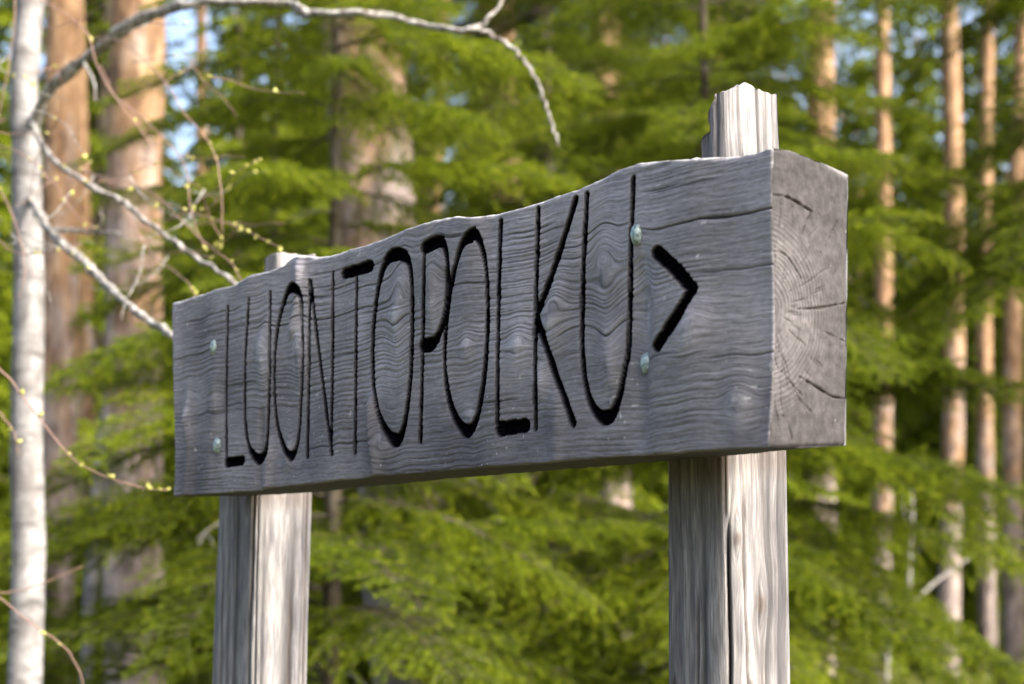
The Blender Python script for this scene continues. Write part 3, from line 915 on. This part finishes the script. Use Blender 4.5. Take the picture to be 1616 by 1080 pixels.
# ------------------------------------------------------------------ spruce boughs
def seg_needles(geo, P0, P1, density, nl, nw, seed, mat, tip0=0.0, flat=False):
    """needles on many straight shoots at once; P0, P1: (n,3)"""
    r = np.random.RandomState(seed)
    d = P1 - P0; L = np.linalg.norm(d, axis=1); ax = d / (L[:, None] + 1e-9)
    cnt = np.maximum(3, (L * density).astype(int))
    idx = np.repeat(np.arange(len(L)), cnt)
    t = r.rand(len(idx)) ** 0.9
    base = P0[idx] + d[idx] * t[:, None]
    a = ax[idx]
    up = np.tile([0.0, 0, 1.0], (len(idx), 1))
    sx = np.cross(a, up); sx /= np.linalg.norm(sx, axis=1)[:, None] + 1e-9
    sy = np.cross(sx, a)
    ph = r.normal(math.pi / 2, 1.25, len(idx))
    rad = np.cos(ph)[:, None] * sx + np.sin(ph)[:, None] * sy
    ang = r.uniform(0.55, 1.0, len(idx))[:, None]
    dr = a * np.cos(ang) + rad * np.sin(ang)
    ln = nl * r.uniform(.75, 1.2, len(idx))[:, None]
    wv = np.cross(dr, a + r.normal(0, .4, a.shape)); wv /= np.linalg.norm(wv, axis=1)[:, None] + 1e-9
    v = np.stack([base - wv * nw / 2, base + wv * nw / 2, base + dr * ln], 1).reshape(-1, 3)
    shoot_tint = r.rand(len(L)) ** 1.5 * .5 + tip0 - .1
    tint = np.clip(np.repeat(shoot_tint[idx] + .50 * t ** 2 + r.normal(0, .06, len(idx)), 3), 0, 1)
    tri = np.arange(len(v)).reshape(-1, 3)
    geo.add(v, None, tri, mat, tint)


def shoot_cards(geo, P0, P1, w, seed, mat, tip0=0.0):
    r = np.random.RandomState(seed)
    d = P1 - P0; L = np.linalg.norm(d, axis=1); ax = d / (L[:, None] + 1e-9)
    up = np.tile([0.0, 0, 1.0], (len(L), 1)) + r.normal(0, .35, (len(L), 3))
    sx = np.cross(ax, up); sx /= np.linalg.norm(sx, axis=1)[:, None] + 1e-9
    sy = np.cross(sx, ax)
    for s_ in (sx * .8 + sy * .5, sx * .6 - sy * .7):
        m = P0 + d * .45
        v = np.stack([P0, m - s_ * w / 2, P1, m + s_ * w / 2], 1).reshape(-1, 3)
        tint = np.clip(np.repeat(r.rand(len(L)) * .5 + tip0, 4) + np.tile([0, .1, .35, .1], len(L)), 0, 1)
        geo.add(v, np.arange(len(v)).reshape(-1, 4), None, mat, tint)


def bough_segments(seed, L=1.8, dens=1.0, droop=1.0, hang=1.0):
    r = np.random.RandomState(seed)
    t = np.linspace(0, 1, 26)
    wob = r.uniform(-.06, .06, 2)
    ax = np.stack([t * L, L * (wob[0] * np.sin(t * 3) + wob[1] * t * t), L * droop * (.10 * t - .62 * t ** 2 + .16 * t ** 3.5)], -1)
    P = lambda q: np.stack([np.interp(q, t, ax[:, k]) for k in range(3)], -1)
    stems = [(ax, np.linspace(.013, .0022, 26) * L / 1.8)]
    s0, s1 = [], []
    s0 += list(P(np.linspace(.2, 1, 13))[:-1]); s1 += list(P(np.linspace(.2, 1, 13))[1:])
    q = 0.10
    while q < .985:
        for side in (-1, 1):
            if r.rand() < .06 + .2 * (q < .2): continue
            b = P(q + r.uniform(-.01, .01))
            ln = L * (.40 * (1 - q) ** .8 * min(1, .3 + q * 2.2) + .045) * r.uniform(.7, 1.2)
            az = side * (RAD(58) - q * RAD(18)) + r.normal(0, .12)
            ns = 5
            tt_ = np.linspace(0, 1, ns + 1)
            hz = hang * r.uniform(.25, .6)
            pts = b + np.stack([np.cos(az) * tt_ * ln, np.sin(az) * tt_ * ln, -hz * ln * tt_ ** 1.6 + .08 * ln * tt_], -1)
            stems.append((pts, np.linspace(.0035, .0014, ns + 1)))
            s0 += list(pts[:-1][1:]); s1 += list(pts[1:][1:])
            m = int(ln / .062 * dens)
            for k in range(m):
                tk = (k + .6) / m
                pb = np.array([np.interp(tk, tt_, pts[:, c]) for c in range(3)])
                for sd in (-1, 1):
                    if r.rand() < .15: continue
                    l3 = (.040 + .26 * ln * (1 - tk)) * r.uniform(.5, 1.3); l3 = min(l3, .17)
                    a3 = az + sd * RAD(48) + r.normal(0, .15)
                    e = pb + np.array([math.cos(a3) * l3, math.sin(a3) * l3, -l3 * r.uniform(-.1, 1.3) * hang])
                    s0.append(pb); s1.append(e)
        q += .036 / dens
    return stems, np.array(s0), np.array(s1)


BOUGHS = []
for k in range(6):
    stems, s0, s1 = bough_segments(900 + k, droop=[.6, 1.0, 1.4, .9, 1.2, .4][k], hang=[.6, 1.2, .9, 1.6, .5, 1.0][k])
    g = Geo()
    for p, r_ in stems: g.tube(p, r_, 4, 0)
    seg_needles(g, s0, s1, 560, .0225, .0036, 950 + k, 1, .12)
    BOUGHS.append(g.mesh('bough', [M_SPRUCE, M_NEEDLE], False))
# bare lichened dead branches from the shaded inside
DEAD = []
for k in range(3):
    r = np.random.RandomState(40 + k); g = Geo()
    t = np.linspace(0, 1, 16)
    ax = np.stack([t * 1.3, .08 * np.sin(t * 5 + k), -.25 * t - .15 * t * t + .02 * np.sin(t * 9)], -1)
    g.tube(ax, np.linspace(.010, .003, 16), 5, 0, bump=.25)
    for j in range(16):
        b = ax[r.randint(2, 15)]; az = r.choice([-1, 1]) * r.uniform(.5, 1.1); ln = r.uniform(.1, .45)
        tt_ = np.linspace(0, 1, 7)
        pts = b + np.stack([np.cos(az) * tt_ * ln, np.sin(az) * tt_ * ln, -r.uniform(.1, .8) * ln * tt_ ** 1.5], -1) + r.normal(0, .006, (7, 3)) * tt_[:, None]
        g.tube(pts, np.linspace(.004, .0018, 7), 4, 0, bump=.3)
    DEAD.append(g.mesh('dead_branch', [M_LICHEN]))


def trunk_mesh(pts, rad, sides, mat, bump=.06, n=40, seed=3, name='trunk'):
    g = Geo()
    p = resample(pts, n); r = np.interp(np.linspace(0, 1, n), np.linspace(0, 1, len(rad)), rad)
    g.tube(p, r, sides, 0, bump=bump, seed=seed)
    return g.mesh(name, [mat])


def spruce(x, y, height, reach, seed, label, group=None, zmin=.5, zmax=None, dens=1.0, name='spruce_tree', extra=()):
    r = random.Random(seed)
    gz = float(ground_z(x, y))
    root = tag(empty(name, (x, y, gz)), label, 'tree', group)
    rb = height * .0052 + .008
    link('trunk', trunk_mesh([(0, 0, -.15), (0.01, 0, height * .3), (-.01, .01, height * .65), (0, 0, height)], [rb, rb * .75, rb * .4, .006], 12, M_SPRUCE, .1, 30, seed), root)
    z = zmin
    while z < (zmax or height - .25):
        f = 1 - z / height
        ln = reach * f ** .75 * (.75 + .25 * min(1, z / 1.2))
        nb = r.randint(5, 6)
        a0 = r.uniform(0, 6.28)
        for k in range(nb):
            o = link('bough', r.choice(BOUGHS), root)
            sc = ln / 1.8 * r.uniform(.75, 1.15)
            o.scale = (sc, sc * r.uniform(.9, 1.2), sc)
            o.location = (0, 0, z + r.uniform(-.12, .12))
            o.rotation_euler = (r.uniform(-.15, .15), r.uniform(-.12, .22) - .35 * (1 - f), a0 + k * 6.283 / nb + r.uniform(-.25, .25))
        if z < height * .45:
            for k in range(2):
                o = link('dead_branch', r.choice(DEAD), root)
                sc = ln / 1.8 * r.uniform(.5, .9); o.scale = (sc, sc, sc)
                o.location = (0, 0, z + r.uniform(0, .2)); o.rotation_euler = (0, r.uniform(-.1, .2), r.uniform(0, 6.28))
        z += r.uniform(.24, .34) / dens
    for ez, az, ln, pit, kind in extra:
        o = link('bough', BOUGHS[kind], root); sc = ln / 1.8
        o.scale = (sc, sc * 1.15, sc * 1.1); o.location = (0, 0, ez); o.rotation_euler = (r.uniform(-.1, .1), pit, az)
    return root


def gpos(px, depth):
    p = at(px, HORIZON, depth); return float(p[0]), float(p[1])


spruce(*gpos(520, 5.4), 5.8, 1.45, 11, 'dense green spruce with drooping boughs just behind the carved board',
       extra=[(1.66, 3.3, 1.10, -.22, 1), (1.45, 3.0, 1.0, -.15, 3), (1.75, 3.7, .95, -.25, 2), (2.10, 3.35, .80, -.25, 0), (2.55, 3.2, .85, -.15, 1), (3.3, 3.5, .75, -.2, 2), (1.35, 5.2, 1.1, -.2, 1), (3.35, 5.9, .95, -.1, 1), (3.1, 5.5, .75, -.1, 3), (3.5, 5.2, .7, 0, 2)])
spruce(*gpos(1130, 6.1), 5.9, 1.65, 23, 'yellow-green spruce with layered boughs behind the arrow end of the board',
       extra=[(3.05, -.25, 1.05, -.25, 1), (2.85, -.75, 1.0, -.1, 3), (2.35, -.35, 1.0, -.3, 2), (2.05, -.15, 1.15, -.35, 0), (1.9, -.6, 1.15, -.25, 1), (1.75, -.1, 1.1, -.15, 3), (1.6, -.9, 1.1, -.1, 2), (1.45, -.4, 1.15, -.1, 1),
              (3.4, -.5, .9, -.1, 1), (3.6, -1.0, .8, -.1, 3), (2.55, -1.1, 1.1, 0, 1)])
spruce(*gpos(1850, 6.0), 8.0, 1.6, 37, 'spruce reaching dark green boughs towards the bare slim pines', zmin=2.75)
spruce(*gpos(860, 8.6), 11.0, 1.9, 51, 'taller spruce standing further back between the two big spruces')
spruce(*gpos(420, 9.2), 6.0, 1.15, 63, 'young spruce standing further back behind the thick orange pine')

# ------------------------------------------------------------------ trees further back: light crowns shared between copies
CROWN = []
for k in range(3):
    r = np.random.RandomState(300 + k); g = Geo()
    Hh = 10.0; z = .6
    while z < Hh - .2:
        ln = 2.0 * (1 - z / Hh) ** .8
        a0 = r.uniform(0, 6.28)
        for j in range(6):
            stems, s0, s1 = bough_segments(int(r.randint(1e6)), max(ln, .35) * r.uniform(.8, 1.15), .45, r.uniform(.6, 1.5), r.uniform(.8, 1.3))
            az = a0 + j * 1.047 + r.uniform(-.2, .2); c, s_ = math.cos(az), math.sin(az)
            R = np.array([[c, -s_, 0], [s_, c, 0], [0, 0, 1]]).T
            off = np.array([0, 0, z + r.uniform(-.12, .12)])
            g.tube(stems[0][0][::5] @ R + off, .01, 3, 0)
            keep = r.rand(len(s0)) < .75
            shoot_cards(g, s0[keep] @ R + off, s0[keep] @ R + off + (s1 - s0)[keep] @ R * 1.6, .05, int(r.randint(1e6)), 1, .05)
        z += r.uniform(.30, .42)
    CROWN.append(g.mesh('spruce_crown', [M_SPRUCE, M_NEEDLE], False))
STRUNK = trunk_mesh([(0, 0, -.3), (0, 0, 5), (0, 0, 10)], [.11, .07, .01], 10, M_SPRUCE, .1, 20)

PCROWN = []
for k in range(3):
    r = np.random.RandomState(700 + k); g = Geo()
    P0, P1 = [], []
    for j in range(26):
        z = r.uniform(0, 5.0); az = r.uniform(0, 6.28); ln = r.uniform(.8, 2.2) * (1 - z / 7)
        e = np.array([math.cos(az) * ln, math.sin(az) * ln, z + r.uniform(-.2, .7)])
        g.tube(resample([(0, 0, z), tuple(e * .5 + np.array([0, 0, z * .5 + .1])), tuple(e)], 6), np.linspace(.035, .012, 6), 4, 0)
        for q in range(26):
            c = e * r.uniform(.45, 1.05) + np.array([0, 0, z * .0]) + r.normal(0, .22, 3)
            c[2] = z + (e[2] - z) * .8 + r.normal(0, .18)
            for w in range(7):
                d = r.normal(0, 1, 3); d[2] = abs(d[2]) * .8 + .1; d /= np.linalg.norm(d)
                P0.append(c); P1.append(c + d * r.uniform(.1, .2))
    shoot_cards(g, np.array(P0), np.array(P1), .045, 5, 1, .1)
    PCROWN.append(g.mesh('pine_crown', [M_PINE, M_PINEN], False))
PTRUNK = [trunk_mesh([(0, 0, -.3), (.03 * k, .02, 5), (-.05 * k, 0, 11), (0, .03, 18.5)], [.14, .118, .09, .03], 18, M_PINE, .07, 70, 5 + k) for k in range(3)]


def pine(px_top, px_bot, depth, dia, label, group=None, seed=0, H=17.0):
    """trunk seen at px_bot on the horizon and px_top at the top of the frame"""
    x, y = gpos(px_bot, depth); gz = float(ground_z(x, y))
    a = at(px_bot, HORIZON, depth); b = at(px_top, 0.0, depth)
    lean = (b[0] - a[0]) / (b[2] - a[2])
    r = random.Random(seed + int(depth * 100))
    root = tag(empty('pine_tree', (x, y, gz)), label, 'tree', group)
    root.rotation_euler = (0, math.atan(lean), 0)
    t = link('trunk', PTRUNK[r.randint(0, 2)], root); k = dia / .24
    t.scale = (k, k, H / 17.0); t.rotation_euler = (0, 0, r.uniform(0, 6.28))
    c = link('crown', PCROWN[r.randint(0, 2)], root)
    sc = r.uniform(.9, 1.2); c.scale = (sc, sc, sc * 1.15); c.location = (0, 0, H - 4.6 * sc); c.rotation_euler = (0, 0, r.uniform(0, 6.28))
    return root


pine(112, 95, 10.3, .235, 'orange-barked pine between the white birch and the thick orange pine')
pine(247, 228, 8.0, .275, 'thick pine with flaking orange bark beside the far end of the board')
pine(612, 700, 6.9, .35, 'broad orange pine trunk glimpsed through the spruce above the carved letters')
pine(966, 985, 12.4, .25, 'pale pine trunk rising behind the spruces between the posts')
pine(800, 832, 9.8, .25, 'grey-barked pine trunk under the middle of the board')
pine(1292, 1285, 13.0, .25, 'pinkish pine trunk half hidden by spruce beside the end grain of the board')
pine(1388, 1382, 20.0, .225, 'slim orange pine standing next to the end grain of the board, seen over spruce tips')
pine(1493, 1484, 17.8, .225, 'pale slim straight pine, the brightest of the bare trunks beside the spruce')
pine(1548, 1552, 23.0, .235, 'slim rust-coloured pine between two paler slim pines')
pine(1600, 1592, 20.5, .235, 'slim orange pine furthest from the sign among the bare trunks')
pine(133, 152, 17.0, .22, 'slim pale orange pine close behind the white birch and orange-barked pine')
ZONES = [(80, 'behind the white birch'), (190, 'between the orange-barked pine and the thick pine'), (420, 'behind the far post and thick pine'), (620, 'behind the dense spruce'), (800, 'beyond the broad orange pine'),
         (1000, 'beyond the grey-barked pine'), (1240, 'behind the spruce at the arrow end'), (1440, 'between the end grain and the pale slim pine'), (9999, 'among the slim pines past the pale one')]


def zone(px): return next(t for lim, t in ZONES if px < lim)


def sized(v, cuts, words): return words[sum(v > c for c in cuts)]


rr = random.Random(99)
for k in range(64):
    depth = rr.uniform(16, 62)
    px = rr.uniform(-250, 1850)
    if any(abs(px - q) < 24 for q in (1388, 1490, 1550, 1597)): continue
    if -40 < px < 70 or 1440 < px < 1475 or (1290 < px < 1640 and depth < 38): continue
    pine(px + rr.uniform(-25, 25), px, depth, rr.uniform(.16, .26), sized(depth, (28, 42), ('slim', 'slender far', 'thin very distant')) + ' bare pine trunk ' + zone(px), 'slender pines far back in the forest', k, rr.uniform(14, 19))
for k in range(120):
    depth = rr.uniform(14, 64) if k > 14 else rr.uniform(10.5, 20)
    px = rr.uniform(-500, 2100)
    if depth < 22 and (1360 < px < 1900 or -80 < px < 310): depth += 14
    x, y = gpos(px, depth)
    if depth > 25 and (-60 < px < 75 or 1440 < px < 1475 or 1365 < px < 1385): continue
    h = rr.uniform(.5, 1.0) if depth < 25 else rr.uniform(.9, 1.9); w = h * rr.uniform(.7, 1.0)
    root = tag(empty('spruce_tree', (x, y, float(ground_z(x, y)))), sized(h, (.8, 1.3), ('shorter', 'tall', 'very tall')) + sized(depth, (22, 40), ('', ' distant', ' far-off')) + ' green spruce ' + zone(px), 'tree', 'spruces in the forest depth')
    t = link('trunk', STRUNK, root); t.scale = (h, h, h)
    c = link('crown', CROWN[k % 3], root); c.scale = (w, w, h); c.rotation_euler = (0, 0, rr.uniform(0, 6.28))
for k in range(26):
    depth = rr.uniform(9, 22); px = rr.uniform(-100, 1750)
    if px > 1360: depth += 12
    x, y = gpos(px, depth)
    h = rr.uniform(.12, .24)
    root = tag(empty('young_spruce', (x, y, float(ground_z(x, y)))), sized(h, (.18,), ('knee-high', 'head-high')) + ' young spruce on the forest floor ' + zone(px), 'tree', 'young spruces in the undergrowth')
    h = h; w = h * rr.uniform(1.0, 1.5)
    t = link('trunk', STRUNK, root); t.scale = (h * .6, h * .6, h)
    c = link('crown', CROWN[k % 3], root); c.scale = (w, w, h); c.rotation_euler = (0, 0, rr.uniform(0, 6.28))

for k in range(34):                                # the far edge of the wood
    depth = rr.uniform(48, 75); px = -150 + k * 57 + rr.uniform(-25, 25)
    x, y = gpos(px, depth); h = rr.uniform(1.7, 2.6); w = h * rr.uniform(.8, 1.1)
    root = tag(empty('spruce_tree', (x, y, float(ground_z(x, y)))), 'towering spruce at the wood edge ' + zone(px), 'tree', 'spruces at the far edge of the wood')
    t = link('trunk', STRUNK, root); t.scale = (h, h, h)
    c = link('crown', CROWN[k % 3], root); c.scale = (w, w, h); c.rotation_euler = (0, 0, rr.uniform(0, 6.28))

# undergrowth: bilberry and herbs nobody could count
r = np.random.RandomState(8); g = Geo()
n_ = 26000
yy = 5 + 40 * r.rand(n_) ** 1.4; xx = (r.rand(n_) * 2 - 1) * (yy * .42 + 2)
keep = fbm(xx * .35 + 9, yy * .35, 140, 3) > -.25
xx, yy = xx[keep], yy[keep]
base = np.stack([xx, yy, ground_z(xx, yy)], -1)
hh = (.12 + .45 * r.rand(len(xx)) ** 2) * (.7 + .6 * vn(xx * .8, yy * .8, 150))
tip = base + np.stack([r.normal(0, .16, len(xx)), r.normal(0, .16, len(xx)), np.maximum(hh, .06)], -1)
mid = base * .35 + tip * .65
shoot_cards(g, mid, tip + (tip - base) * .25, .10, 9, 0, .1)
shoot_cards(g, base - [0, 0, .05], tip, .03, 10, 0, .0)
tag(link('undergrowth', g.mesh('undergrowth', [M_HERB], False)), 'low bilberry undergrowth covering the forest floor', 'undergrowth', kind='stuff')

# ------------------------------------------------------------------ the birch beside the far end of the board, and its branches
BD = 4.0
bx_, by_ = gpos(42, BD)
bz = float(ground_z(bx_, by_)); B0 = np.array([bx_, by_, bz])
birch = tag(empty('birch_tree', B0), 'white-barked birch with lichened branches reaching over the far end of the board', 'tree')
pts = [B0 + (0, 0, -.15)] + [at(x, y, BD) for x, y in ((42, 1000), (42, 700), (46, 450), (42, 250), (50, 0))] + [B0 + (.05, .1, 4.6), B0 + (.0, .2, 6.5), B0 + (.15, .2, 8.0)]
link('trunk', trunk_mesh(np.array(pts) - B0, [.046, .041, .040, .038, .037, .035, .028, .018, .005], 18, M_BIRCH, .05, 90, 21), birch)


def limb(pts, r0, r1, name='branch', mat=M_LICHEN, n=110, sides=9, bump=.6, seed=1):
    w = np.array([at(x, y, d) for x, y, d in pts]) - B0
    p = resample(w, n)
    p += .004 * np.stack([vn(np.arange(n) * .45, seed + q * 3.3, 160) for q in range(3)], -1) * (1 if r0 > .004 else .4)
    g = Geo(); g.tube(p, np.linspace(r0, r1, n), sides, 0, bump=bump, seed=seed)
    return link(name, g.mesh(name, [mat]), birch), p


BR = [
    ([(44, 215, 4.0), (75, 150, 3.9), (130, 95, 3.8), (200, 42, 3.7), (270, 13, 3.6), (330, 3, 3.55), (400, 3, 3.5), (455, 5, 3.5), (490, 21, 3.45), (560, 22, 3.4), (620, 27, 3.4), (680, 42, 3.35), (735, 48, 3.3), (765, 34, 3.3), (790, 5, 3.3), (800, -40, 3.3)], .0165, .005),
    ([(735, 48, 3.3), (775, 55, 3.3), (812, 80, 3.28), (840, 115, 3.25), (858, 160, 3.25), (872, 195, 3.22), (884, 228, 3.2)], .0065, .002),
    ([(47, 310, 4.0), (80, 365, 3.7), (130, 412, 3.5), (180, 460, 3.3), (230, 503, 3.1), (275, 530, 2.95), (330, 560, 2.8)], .0125, .007),
    ([(44, 180, 4.0), (78, 244, 3.8), (140, 292, 3.6), (192, 318, 3.5), (238, 352, 3.4), (290, 394, 3.3), (363, 440, 3.15), (400, 470, 3.1)], .0085, .004),
    ([(85, 362, 3.65), (120, 364, 3.6), (150, 366, 3.55), (186, 368, 3.5)], .0055, .003),
    ([(150, 366, 3.55), (160, 350, 3.52), (158, 330, 3.5)], .004, .0025),
    ([(130, 95, 3.8), (148, 130, 3.6), (150, 160, 3.5)], .004, .002),
]
for k, (p, r0, r1) in enumerate(BR): limb(p, r0 * .85, r1 * .85, seed=k + 1)
TW = [
    [(-20, 560, 2.7), (0, 582, 2.7), (31, 618, 2.7), (62, 660, 2.68), (104, 712, 2.65), (130, 735, 2.62), (181, 758, 2.6), (228, 771, 2.6), (264, 774, 2.6)],
    [(-20, 930, 2.8), (0, 945, 2.8), (52, 986, 2.8), (104, 1023, 2.8), (124, 1059, 2.8), (135, 1090, 2.8)],
    [(-20, 940, 3.0), (30, 932, 3.0), (80, 915, 3.0), (130, 895, 3.0)],
    [(57, -5, 3.0), (114, 31, 3.0), (140, 57, 3.0), (155, 109, 2.95), (176, 145, 2.9), (218, 202, 2.9), (250, 250, 2.9)],
    [(140, 60, 3.4), (200, 70, 3.2), (260, 130, 3.0), (290, 179, 2.9), (332, 228, 2.85), (347, 290, 2.8), (352, 373, 2.8)],
    [(78, 244, 3.8), (171, 285, 3.3), (230, 310, 3.1), (290, 332, 2.9), (373, 358, 2.8), (446, 394, 2.7)],
    [(100, 262, 3.7), (130, 270, 3.4), (233, 301, 3.1), (311, 373, 2.9), (363, 415, 2.8), (385, 450, 2.7)],
    [(260, 350, 3.3), (310, 320, 3.1), (340, 300, 3.0), (370, 275, 2.9), (410, 251, 2.85)],
    [(23, -5, 3.2), (21, 52, 3.2), (12, 110, 3.2), (0, 171, 3.2), (-10, 200, 3.2)],
    [(0, 230, 3.3), (45, 250, 3.2), (85, 290, 3.1), (125, 345, 3.0), (150, 360, 3.0)],
    [(44, 330, 4.0), (60, 250, 3.6), (95, 180, 3.3), (90, 110, 3.2), (45, 120, 3.1)],
    [(0, 300, 3.2), (20, 340, 3.1), (40, 420, 3.0), (30, 470, 3.0)],
    [(180, 150, 3.2), (240, 200, 3.1), (290, 260, 3.0), (300, 330, 2.95), (322, 390, 2.9)],
    [(290, 394, 3.3), (330, 405, 3.1), (350, 385, 3.0), (330, 340, 2.95), (322, 310, 2.9)],
    [(200, 340, 3.45), (240, 400, 3.2), (290, 440, 3.0), (310, 470, 2.9)],
    [(-10, 640, 3.0), (20, 680, 3.0), (30, 720, 3.0)],
    [(-10, 375, 3.2), (30, 400, 3.1), (95, 395, 3.0), (130, 385, 3.0)],
]
BUDS = [(228, 771), (264, 774), (245, 772), (181, 758), (130, 735), (104, 712), (62, 660), (346, 372), (373, 356), (394, 366), (345, 394), (352, 386), (370, 408), (390, 416), (340, 252), (330, 228), (385, 262), (396, 255), (410, 251),
        (366, 275), (318, 335), (306, 250), (290, 250), (170, 225), (175, 232), (214, 267), (160, 256), (68, 282), (88, 288), (85, 100), (35, 130), (18, 120), (8, 395), (95, 395), (45, 250), (100, 1020), (35, 620), (378, 360), (330, 410),
        (342, 340), (300, 330), (240, 340), (455, 385), (420, 400), (290, 332), (205, 300), (150, 360), (320, 390)]
tw_pts = []; tw_obj = []
for k, p in enumerate(TW):
    o, q = limb(p, .0015, .0008, 'twig', M_TWIG, 36, 5, .15, 30 + k); tw_pts.append(q); tw_obj.append(o)
for k in range(34):                                # tangle of fine bare twigs off the branches
    q_ = random.Random(500 + k)
    x0, y0 = q_.uniform(-20, 330), q_.uniform(40, 420); d0 = q_.uniform(2.9, 3.7); a_ = q_.uniform(-.5, 1.2) + (1.9 if q_.random() < .25 else 0)
    p = []
    for j in range(6):
        p.append((x0, y0, d0)); x0 += math.cos(a_) * q_.uniform(18, 38); y0 += math.sin(a_) * q_.uniform(18, 38); a_ += q_.uniform(-.35, .4); d0 -= q_.uniform(0, .05)
    p = [c for c in p if not (c[0] > 270 and c[1] > 400)]
    if len(p) > 3:
        o, q = limb(p, .0016 if k % 2 else .0011, .0006, 'twig', M_LICHEN if k % 2 else M_TWIG, 36, 5, .2, 80 + k); tw_pts.append(q); tw_obj.append(o)
allp = np.concatenate(tw_pts)


def bud_mesh():
    g = Geo(); r = np.random.RandomState(2)
    for a, e in ((.5, .0), (-.6, .3), (.1, -.5)):
        d = np.array([.8, a, .5 + e * .3]); d /= np.linalg.norm(d)
        t = np.linspace(0, 1, 6)[:, None]
        g.tube(d * t * .013, np.array([.0006, .0022, .0030, .0027, .0015, .0003]), 6, 0, tint=.5 + .3 * a)
    return g.mesh('bud', [M_BUD])


BUD = bud_mesh()
proj = lambda P: None
c_, s_ = math.cos(PITCH), math.sin(PITCH)
W_ = allp + B0 - CAM
fw = W_[:, 1] * c_ + W_[:, 2] * s_
PXY = np.stack([CX + FPX * W_[:, 0] / fw, CY - FPX * (-W_[:, 1] * s_ + W_[:, 2] * c_) / fw], -1)
rb_ = random.Random(4)
targets = list(BUDS)
for k in range(40):
    targets.append(tuple(PXY[rb_.randrange(len(PXY))]))
for bpx in targets:
    j = int(np.argmin(((PXY - np.array(bpx)) ** 2).sum(1)))
    o = link('bud', BUD, tw_obj[j // 36])
    o.location = allp[j]; s = rb_.uniform(.45, .95); o.scale = (s, s, s)
    o.rotation_euler = (rb_.uniform(0, 6.28), rb_.uniform(-.8, .3), rb_.uniform(0, 6.28))
for k in range(14):                                # upper limbs above the frame
    z = 3.9 + .28 * k; a = k * 2.4; ln = 1.3 * (1 - (z - 3.9) / 5)
    st = np.array([.03 + .01 * k * .1, .12, z])
    p = resample([st, st + [math.cos(a) * ln * .5, math.sin(a) * ln * .5, ln * .5], st + [math.cos(a) * ln, math.sin(a) * ln, ln * .75]], 14)
    g = Geo(); g.tube(p, np.linspace(.011, .002, 14), 6, 0, bump=.2)
    link('branch', g.mesh('branch', [M_LICHEN]), birch)

# slim leaning birch pole between the pines, and a bare lichened sapling among the slim trunks
def traced_tree(name, label, depth, lines, mat, foot_px):
    x, y = gpos(foot_px, depth); gz = float(ground_z(x, y)); b = np.array([x, y, gz])
    root = tag(empty(name, b), label, 'tree')
    for k, (p, r0, r1) in enumerate(lines):
        w = [at(px, py, depth + dd) for px, py, dd in p]
        if k == 0: w = [b + (0, 0, -.15)] + w
        w = np.array(w) - b
        q = resample(w, 30); g = Geo(); g.tube(q, np.linspace(r0, r1, 30), 8, 0, bump=.15, seed=k)
        nm = 'trunk' if k == 0 else 'branch'
        link(nm, g.mesh(nm, [mat]), root)


traced_tree('birch_pole', 'slim pale leaning birch pole between the orange-barked pine and the board end', 9.0,
            [([(138, 1040, 0), (150, 810, 0), (157, 720, 0), (177, 610, 0), (196, 515, 0), (215, 400, 0), (240, 200, 0), (255, 0, 0), (262, -300, 0)],   .042, .016),
             ([(177, 610, 0), (150, 560, .1), (135, 480, .2)], .010, .004), ([(215, 400, 0), (260, 330, -.1), (290, 250, -.2)], .010, .003)], M_BIRCH, 136)
traced_tree('bare_sapling', 'bare lichened grey sapling forking between the end-grain spruce and slim pines', 9.0,
            [([(1398, 1060, 0), (1415, 1010, 0), (1432, 960, 0), (1436, 880, 0), (1440, 800, 0), (1432, 750, 0)], .020, .006),
             ([(1432, 960, 0), (1475, 920, .1), (1530, 880, .2), (1575, 840, .2)], .012, .004), ([(1436, 890, 0), (1455, 860, -.1), (1462, 840, -.1)], .007, .004),
             ([(1415, 1010, 0), (1395, 960, .1), (1380, 900, .2)], .009, .004), ([(1440, 850, 0), (1425, 800, -.1), (1422, 740, -.2)], .006, .003)], M_LICHEN, 1390)
